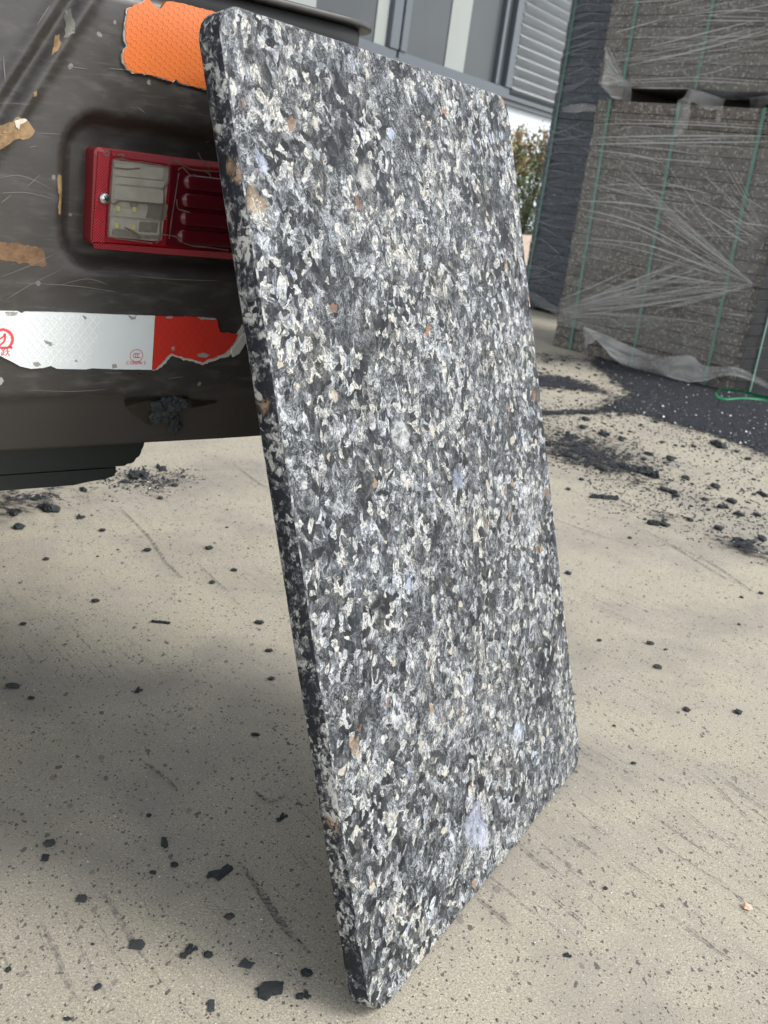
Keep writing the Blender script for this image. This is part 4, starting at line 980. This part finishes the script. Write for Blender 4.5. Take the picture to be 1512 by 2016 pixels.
# crumbs: (px, py, width px, height px, kind)
protos = {}
def crumb_mesh(kind, var):
    key = (kind, var)
    if key in protos: return protos[key]
    bm = bmesh.new(); rnd = random.Random(hash(kind) % 97+var*13 if False else len(kind)*31+var*13)
    if kind == 'flake':
        SH = [[(-1, -.3), (-.35, .12), (-.05, .05), (.5, .95), (1, .6), (.7, .05), (.35, -.35), (-.05, -1), (-.5, -.55), (-.9, -.75)],
              [(-.9, -.7), (-.8, .75), (.5, .9), (.95, .25), (.6, -.8)], [(-.7, .95), (.2, .7), (.75, -.6), (.3, -1), (-.6, -.6)],
              [(-1, .1), (-.45, .8), (.95, .85), (.8, -.3), (.1, -.35), (-.3, -.9), (-.95, -.7)], [(-.6, -1), (-.75, .9), (.55, 1), (.75, -.85)],
              [(-1, -.5), (-.3, 1), (.3, .35), (1, .1), (.45, -.8)]]
        pts = SH[var]
        pts = jag(pts, .20, .055, seed=var)
        t = [bm.verts.new((x*.92, y*.92, .34+.10*mnoise.noise(Vector((x*2, y*2, var))))) for x, y in pts]; b_ = [bm.verts.new((x*1.0, y*1.0, 0)) for x, y in pts]
        c = bm.verts.new((rnd.uniform(-.2, .2), rnd.uniform(-.2, .2), .42))
        n_ = len(pts)
        for i in range(n_):
            j = (i+1) % n_; bm.faces.new((t[i], t[j], c)); bm.faces.new((b_[i], b_[j], t[j], t[i]))
        bm.faces.new(b_[::-1])
    elif kind == 'clump':
        for k in range(9):
            a = rnd.uniform(0, 6.28); r = rnd.uniform(0, .72)
            lump(bm, Vector((r*math.cos(a), r*math.sin(a), .12)), (rnd.uniform(.16, .4), rnd.uniform(.16, .36), rnd.uniform(.12, .30)), var*7+k, sub=2, rough=.5)
        for v in bm.verts: v.co.z = max(v.co.z, 0)
    elif kind == 'roll':
        for k in range(7): lump(bm, Vector((-.85+k*.28, rnd.uniform(-.08, .08), .2)), (.22, .30, .30), var*5+k, sub=2, rough=.5)
    else:
        lump(bm, Vector((0, 0, .3)), (.95, .8, .36), var*3+1, sub=2, rough=.35)
        for v in bm.verts: v.co.z = max(v.co.z, 0)
    me = bpy.data.meshes.new('rubber_crumb'); bm.to_mesh(me); bm.free(); me.materials.append(MAT['rubber']); protos[key] = me
    return me
grey_mesh = {}
def region(px, py):
    if px < 560: return ('small black crumb in the shade near the forklift, left of the board' if py < 1100 else 'small crumb on open concrete left of the board'), ('crumbs near the forklift' if py < 1100 else 'crumbs left of the board')
    if py < 800: return 'small black crumb on the far concrete between the board and the wrapped bundles', 'crumbs by the bundles'
    if py < 1200: return 'small black crumb in the scatter behind the board on the right', 'crumbs scattered behind the board'
    return 'small dark crumb on open concrete right of the board', 'crumbs right of the board'
def crumb(px, py, wpx, hpx, kind, i, label=None, mat=None, group='scattered black rubber crumbs', name='rubber_crumb', cat='rubber crumb'):
    p = G(px, py); dep = (p-CAM).dot(fwd)
    sx = wpx*dep/FPX/2; fs = abs(ray(px, py).normalized().z); sy = max(sx*.45, min(hpx*dep/FPX/2/fs*.8, sx*1.9))
    me = crumb_mesh(kind, i % 6)
    if mat:
        k = (me.name, mat)
        if k not in grey_mesh: m2 = me.copy(); m2.materials.clear(); m2.materials.append(MAT[mat]); grey_mesh[k] = m2
        me = grey_mesh[k]
    o = bpy.data.objects.new(name, me); link(o)
    o.location = (p.x, p.y, .0005); o.scale = (sx, sy, min(sx, sy)*(1.15 if kind != 'flake' else .85)); o.rotation_euler = (0, 0, (random.uniform(-.35, .35) if kind != 'flake' else 0)+ROLL)
    rl, rg = region(px, py); tag(o, label or rl, cat, group if label else rg)
    return o
NEAR = [(98, 1664, 24, 20, 'pebble', 'small crumb with a tail, upper of two by the left edge'), (89, 1690, 20, 16, 'flake', 'small square chip just below another near the left edge'), (161, 1771, 24, 20, 'flake', 'ragged square chip in the lower left'), (324, 1660, 22, 26, 'flake', 'upright chip above a small dark one, left of the board'),
    (343, 1705, 18, 15, 'pebble', 'small pointed crumb left of the big angular chip'), (433, 1720, 52, 38, 'flake', 'large angular black chip midway between left edge and board foot'), (452, 1807, 22, 16, 'pebble', 'grey oval crumb below the big angular chip'), (270, 1862, 34, 26, 'flake', 'broad dark chip near the bottom left'),
    (372, 1875, 36, 36, 'clump', 'forked ragged crumb beside a small round one'), (410, 1882, 19, 19, 'pebble', 'small round crumb right of the forked one'), (485, 1899, 33, 25, 'flake', 'oblong grey-black chip above the largest bottom crumb'), (533, 1953, 54, 46, 'flake', 'largest black chip, low in the picture left of the board foot'),
    (598, 1963, 38, 26, 'clump', 'ragged crumb between the largest chip and the board foot'), (416, 1981, 19, 28, 'flake', 'upright oblong chip at the bottom edge'), (555, 1611, 24, 22, 'clump', 'leaf-like curled shred near the side of the board'), (603, 1918, 24, 22, 'pebble', 'crumb with a pale thread near the board foot'), (193, 1945, 14, 22, 'pebble', 'thin upright crumb at the lower left'),
    (316, 1227, 36, 9, 'roll', 'long rolled crumb alone on bare concrete below the forklift'), (511, 1228, 20, 9, 'pebble', 'wedge crumb close to the dark board edge'), (272, 1361, 18, 16, 'clump', 'pointed crumb standing up left of the board'), (26, 1353, 30, 12, 'pebble', 'elongated grey crumb at the far left'), (97, 1003, 62, 24, 'clump', 'big black clump under the forklift edge'),
    (32, 1012, 40, 18, 'clump', 'black clump at left edge in the forklift shade'), (39, 1040, 24, 12, 'pebble', 'small crumb below the left clump'), (275, 938, 52, 32, 'clump', 'black heap with white flecks beside the axle guard'), (318, 924, 26, 16, 'clump', 'ragged crumb right of the heap by the axle'), (75, 982, 36, 12, 'clump', 'flat clump in the shade below the axle'), (165, 965, 26, 12, 'clump', 'small clump just below the axle guard'),
    (1119, 1882, 26, 14, 'clump', 'twisted dark crumb low on the right of the board foot'), (1192, 1750, 10, 8, 'pebble', 'tiny crumb right of the board foot'), (1352, 1399, 14, 12, 'pebble', 'dark crumb with a grey stain on the right'), (1453, 1404, 17, 10, 'pebble', 'pointed crumb near the right edge'), (1295, 1315, 17, 9, 'pebble', 'flat grey crumb right of the board'),
    (1413, 877, 42, 18, 'clump', 'black clump alone on clean sand-coloured concrete by the powder'), (1282, 935, 62, 22, 'clump', 'largest clump right of the board, behind'), (1229, 921, 46, 18, 'clump', 'clump left of the largest far clump'), (1298, 1034, 60, 13, 'clump', 'long low clump in the middle right'), (1189, 982, 60, 9, 'roll', 'long crumbly roll with white flecks right of the board'), (1463, 1072, 86, 16, 'clump', 'long dark smear of crumbs at the right edge'),
    (1500, 974, 26, 18, 'clump', 'clump cut by the right edge')]
FV = {5: 0, 11: 3, 7: 1, 10: 5, 13: 4, 2: 1, 3: 2, 1: 4}
for i, (x, y, a, b_, k, lb) in enumerate(NEAR): crumb(x, y, a, b_, k, FV.get(i, i), lb, mat='crumbgrey' if i in (6, 10, 13, 20, 32, 0, 2, 7) else None)
SM = [(291, 1085, 16, 8), (412, 1081, 16, 8), (461, 1124, 14, 6), (418, 1148, 12, 9), (188, 1185, 18, 8), (92, 1102, 12, 7), (530, 1283, 16, 8), (535, 1338, 14, 8), (503, 1448, 18, 8), (62, 1376, 14, 8), (46, 1230, 14, 7), (316, 982, 12, 6), (202, 1046, 14, 7), (158, 1020, 22, 11), (246, 950, 16, 8), (344, 957, 14, 7), (293, 1607, 12, 10), (183, 1860, 8, 6), (17, 1911, 12, 16), (133, 2008, 16, 10), (301, 1720, 14, 10),
    (1247, 1504, 12, 6), (1209, 1430, 7, 5), (1450, 890, 10, 6), (1473, 905, 13, 6), (1308, 966, 18, 10), (1327, 973, 32, 14), (1358, 1025, 13, 9), (1414, 1042, 19, 10), (1119, 964, 10, 7), (1145, 945, 10, 8), (1119, 1130, 12, 8), (1321, 905, 34, 8), (1408, 959, 18, 10), (1440, 989, 19, 12), (1453, 1013, 30, 10), (1424, 1000, 32, 10), (1498, 1169, 10, 5), (1460, 1177, 8, 4), (1153, 827, 16, 16), (1147, 843, 16, 9), (1118, 898, 32, 20), (1189, 856, 30, 12), (1124, 862, 34, 12), (1224, 866, 26, 8), (1276, 895, 24, 8), (1082, 876, 26, 14), (1185, 924, 36, 12), (1160, 892, 30, 9), (1268, 905, 12, 6), (1210, 900, 26, 9), (1240, 1060, 9, 4), (1270, 1023, 8, 6),
    (1500, 1062, 20, 12), (1395, 1005, 10, 5), (1490, 1015, 14, 7), (1350, 942, 16, 7), (1388, 985, 14, 6), (1330, 878, 8, 4), (1302, 872, 8, 4), (1345, 880, 8, 4), (1366, 880, 10, 4), (1198, 820, 9, 5), (1220, 818, 9, 5), (1262, 838, 9, 5), (1290, 832, 9, 4), (1484, 945, 8, 4), (1465, 925, 6, 4), (1140, 1475, 7, 5), (1455, 1230, 6, 6), (1180, 1262, 10, 6), (1280, 1268, 18, 7), (1310, 1280, 8, 4)]
for i, (x, y, a, b_) in enumerate(SM): crumb(x, y, a, b_, 'clump' if a > 20 else 'pebble', i)
rnd = random.Random(21); cnt = 0
REG = [([(1050, 830), (1200, 835), (1300, 900), (1330, 960), (1200, 930), (1075, 900)], 60, 4, 15), ([(1300, 930), (1512, 960), (1512, 1080), (1380, 1060), (1300, 990)], 34, 4, 14), ([(1045, 690), (1160, 715), (1240, 770), (1170, 800), (1050, 790)], 40, 4, 12), ([(1180, 815), (1400, 870), (1512, 930), (1512, 1000), (1250, 900)], 26, 3, 10), ([(0, 960), (300, 940), (520, 1000), (520, 1100), (0, 1120)], 26, 3, 9)]
for poly, n_, a0, a1 in REG:
    k = 0
    while k < n_:
        x = rnd.uniform(min(p[0] for p in poly), max(p[0] for p in poly)); y = rnd.uniform(min(p[1] for p in poly), max(p[1] for p in poly))
        if inpoly(x, y, poly): a = rnd.uniform(a0, a1)*rnd.uniform(.5, 1); crumb(x, y, a, a*.4, 'clump' if a > 9 else 'pebble', rnd.randint(0, 5)); k += 1
pb = crumb(1470, 1788, 20, 17, 'pebble', 3, 'small peach and white pebble alone at the lower right', 'pebble', 'pale stones', 'pebble', 'pebble'); del pb['group']
# fine grit: countless tiny black and white bits
bm = bmesh.new(); rnd = random.Random(9)
def bit(x, y, s, mi):
    p = G(x, y); a = rnd.uniform(0, 6.28); vs = []
    for k in range(3): vs.append(bm.verts.new((p.x+s*math.cos(a+k*2.1)*rnd.uniform(.6, 1.3), p.y+s*math.sin(a+k*2.1)*rnd.uniform(.6, 1.3), .0006)))
    t = bm.verts.new((p.x, p.y, s*rnd.uniform(.5, 1))); b_ = [bm.faces.new((vs[k], vs[(k+1) % 3], t)) for k in range(3)]
    for f in b_: f.material_index = mi
for k in range(1500):
    x = rnd.uniform(0, 1512); y = rnd.uniform(940, 2016); bit(x, y, rnd.uniform(.0004, .0016)*rnd.choice((.6, 1, 1)), 1 if rnd.random() < .12 else 0)
POW = [(1179, 812), (1256, 815), (1324, 835), (1421, 861), (1512, 896), (1560, 915), (1540, 790), (1440, 772), (1250, 735), (1180, 705), (1160, 712), (1215, 755), (1245, 775), (1190, 797)]
k = 0
while k < 2600:
    x = rnd.uniform(1150, 1530); y = rnd.uniform(700, 905)
    if inpoly(x, y, POW): bit(x, y, rnd.uniform(.003, .011), 1 if rnd.random() < .045 else 0); k += 1
for k in range(1500):
    x = rnd.uniform(1050, 1512); y = 812+max(0, x-1256)*.33+abs(rnd.gauss(0, 34))-14; bit(x, y, rnd.uniform(.0015, .0050), 1 if rnd.random() < .015 else 0)
for k in range(500):
    x = rnd.uniform(1040, 1260); y = rnd.uniform(700, 812); bit(x, y, rnd.uniform(.002, .006), 0)
for k in range(1500):
    x = rnd.uniform(1150, 1512); y = rnd.gauss(930+(x-1150)*.28, 40); bit(x, y, rnd.uniform(.0012, .0042), 0)
for k in range(500):
    x = rnd.gauss(280, 45); y = rnd.gauss(945, 12); bit(x, y, rnd.uniform(.0012, .0045), 1 if rnd.random() < .04 else 0)
for k in range(1100):
    x = rnd.gauss(1175, 80); y = 890+(x-1175)*.25+rnd.gauss(0, 27)
    if x > 1060: bit(x, y, rnd.uniform(.0015, .005), 0)
for k in range(300):
    x = rnd.uniform(1060, 1512); y = 800+(x-1060)*.3+rnd.uniform(-20, 120); bit(x, y, rnd.uniform(.002, .006), 0)
tag(obj('rubber_grit', bm, [MAT['rubber'], MAT['white_bit']]), 'fine black and white grit strewn over the concrete', 'grit', kind='stuff')
# drag marks pressed into the concrete (thin worn rubber streaks)
ms = M('rubber_scuff', .9, (.07, .066, .068), spec=.2)
k = ms.noise(ms.tc, 240, 4, .7); ms.mixtransp(ms.math('MULTIPLY', ms.step(k, .42, .60), .75))
bm = bmesh.new()
for i, (L_, wd_) in enumerate([([(235, 1000), (290, 1055), (325, 1105), (360, 1140)], .006), ([(390, 1110), (425, 1145), (450, 1165)], .003), ([(455, 1180), (490, 1205)], .003), ([(460, 915), (500, 945), (530, 965)], .004), ([(1020, 1660), (1060, 1700), (1095, 1722)], .004), ([(1122, 1648), (1155, 1670), (1188, 1694)], .0028), ([(934, 1765), (965, 1790), (1010, 1830)], .0035), ([(1080, 1760), (1120, 1795), (1148, 1815)], .002), ([(1355, 1825), (1400, 1865), (1452, 1900)], .0028), ([(1260, 1748), (1284, 1766)], .0022), ([(1230, 1700), (1270, 1722), (1300, 1745)], .0016), ([(1160, 1625), (1185, 1645)], .002),
    ([(1180, 960), (1230, 975), (1275, 982)], .004), ([(1270, 1045), (1330, 1080), (1420, 1135), (1450, 1150)], .006), ([(1310, 1070), (1400, 1110), (1500, 1180)], .006), ([(500, 1560), (530, 1580), (560, 1570)], .007), ([(470, 1700), (520, 1770), (560, 1830), (610, 1880)], .009), ([(280, 1500), (320, 1530), (350, 1560)], .006), ([(1060, 1010), (1150, 1045), (1260, 1080)], .004), ([(1380, 1520), (1430, 1570), (1500, 1640)], .003), ([(1430, 1540), (1470, 1570), (1512, 1600)], .004), ([(1340, 1590), (1400, 1640), (1500, 1700)], .0022)]):
    pts = smoothline([G(*p)+Vector((0, 0, .0022)) for p in L_], 6); ribbon(bm, pts, lambda t: wd_*(.35+.65*math.sin(math.pi*min(1, max(0, t)))), Vector((0, 0, 1)))
tag(obj('scuff_marks', bm, ms.m), kind='structure')
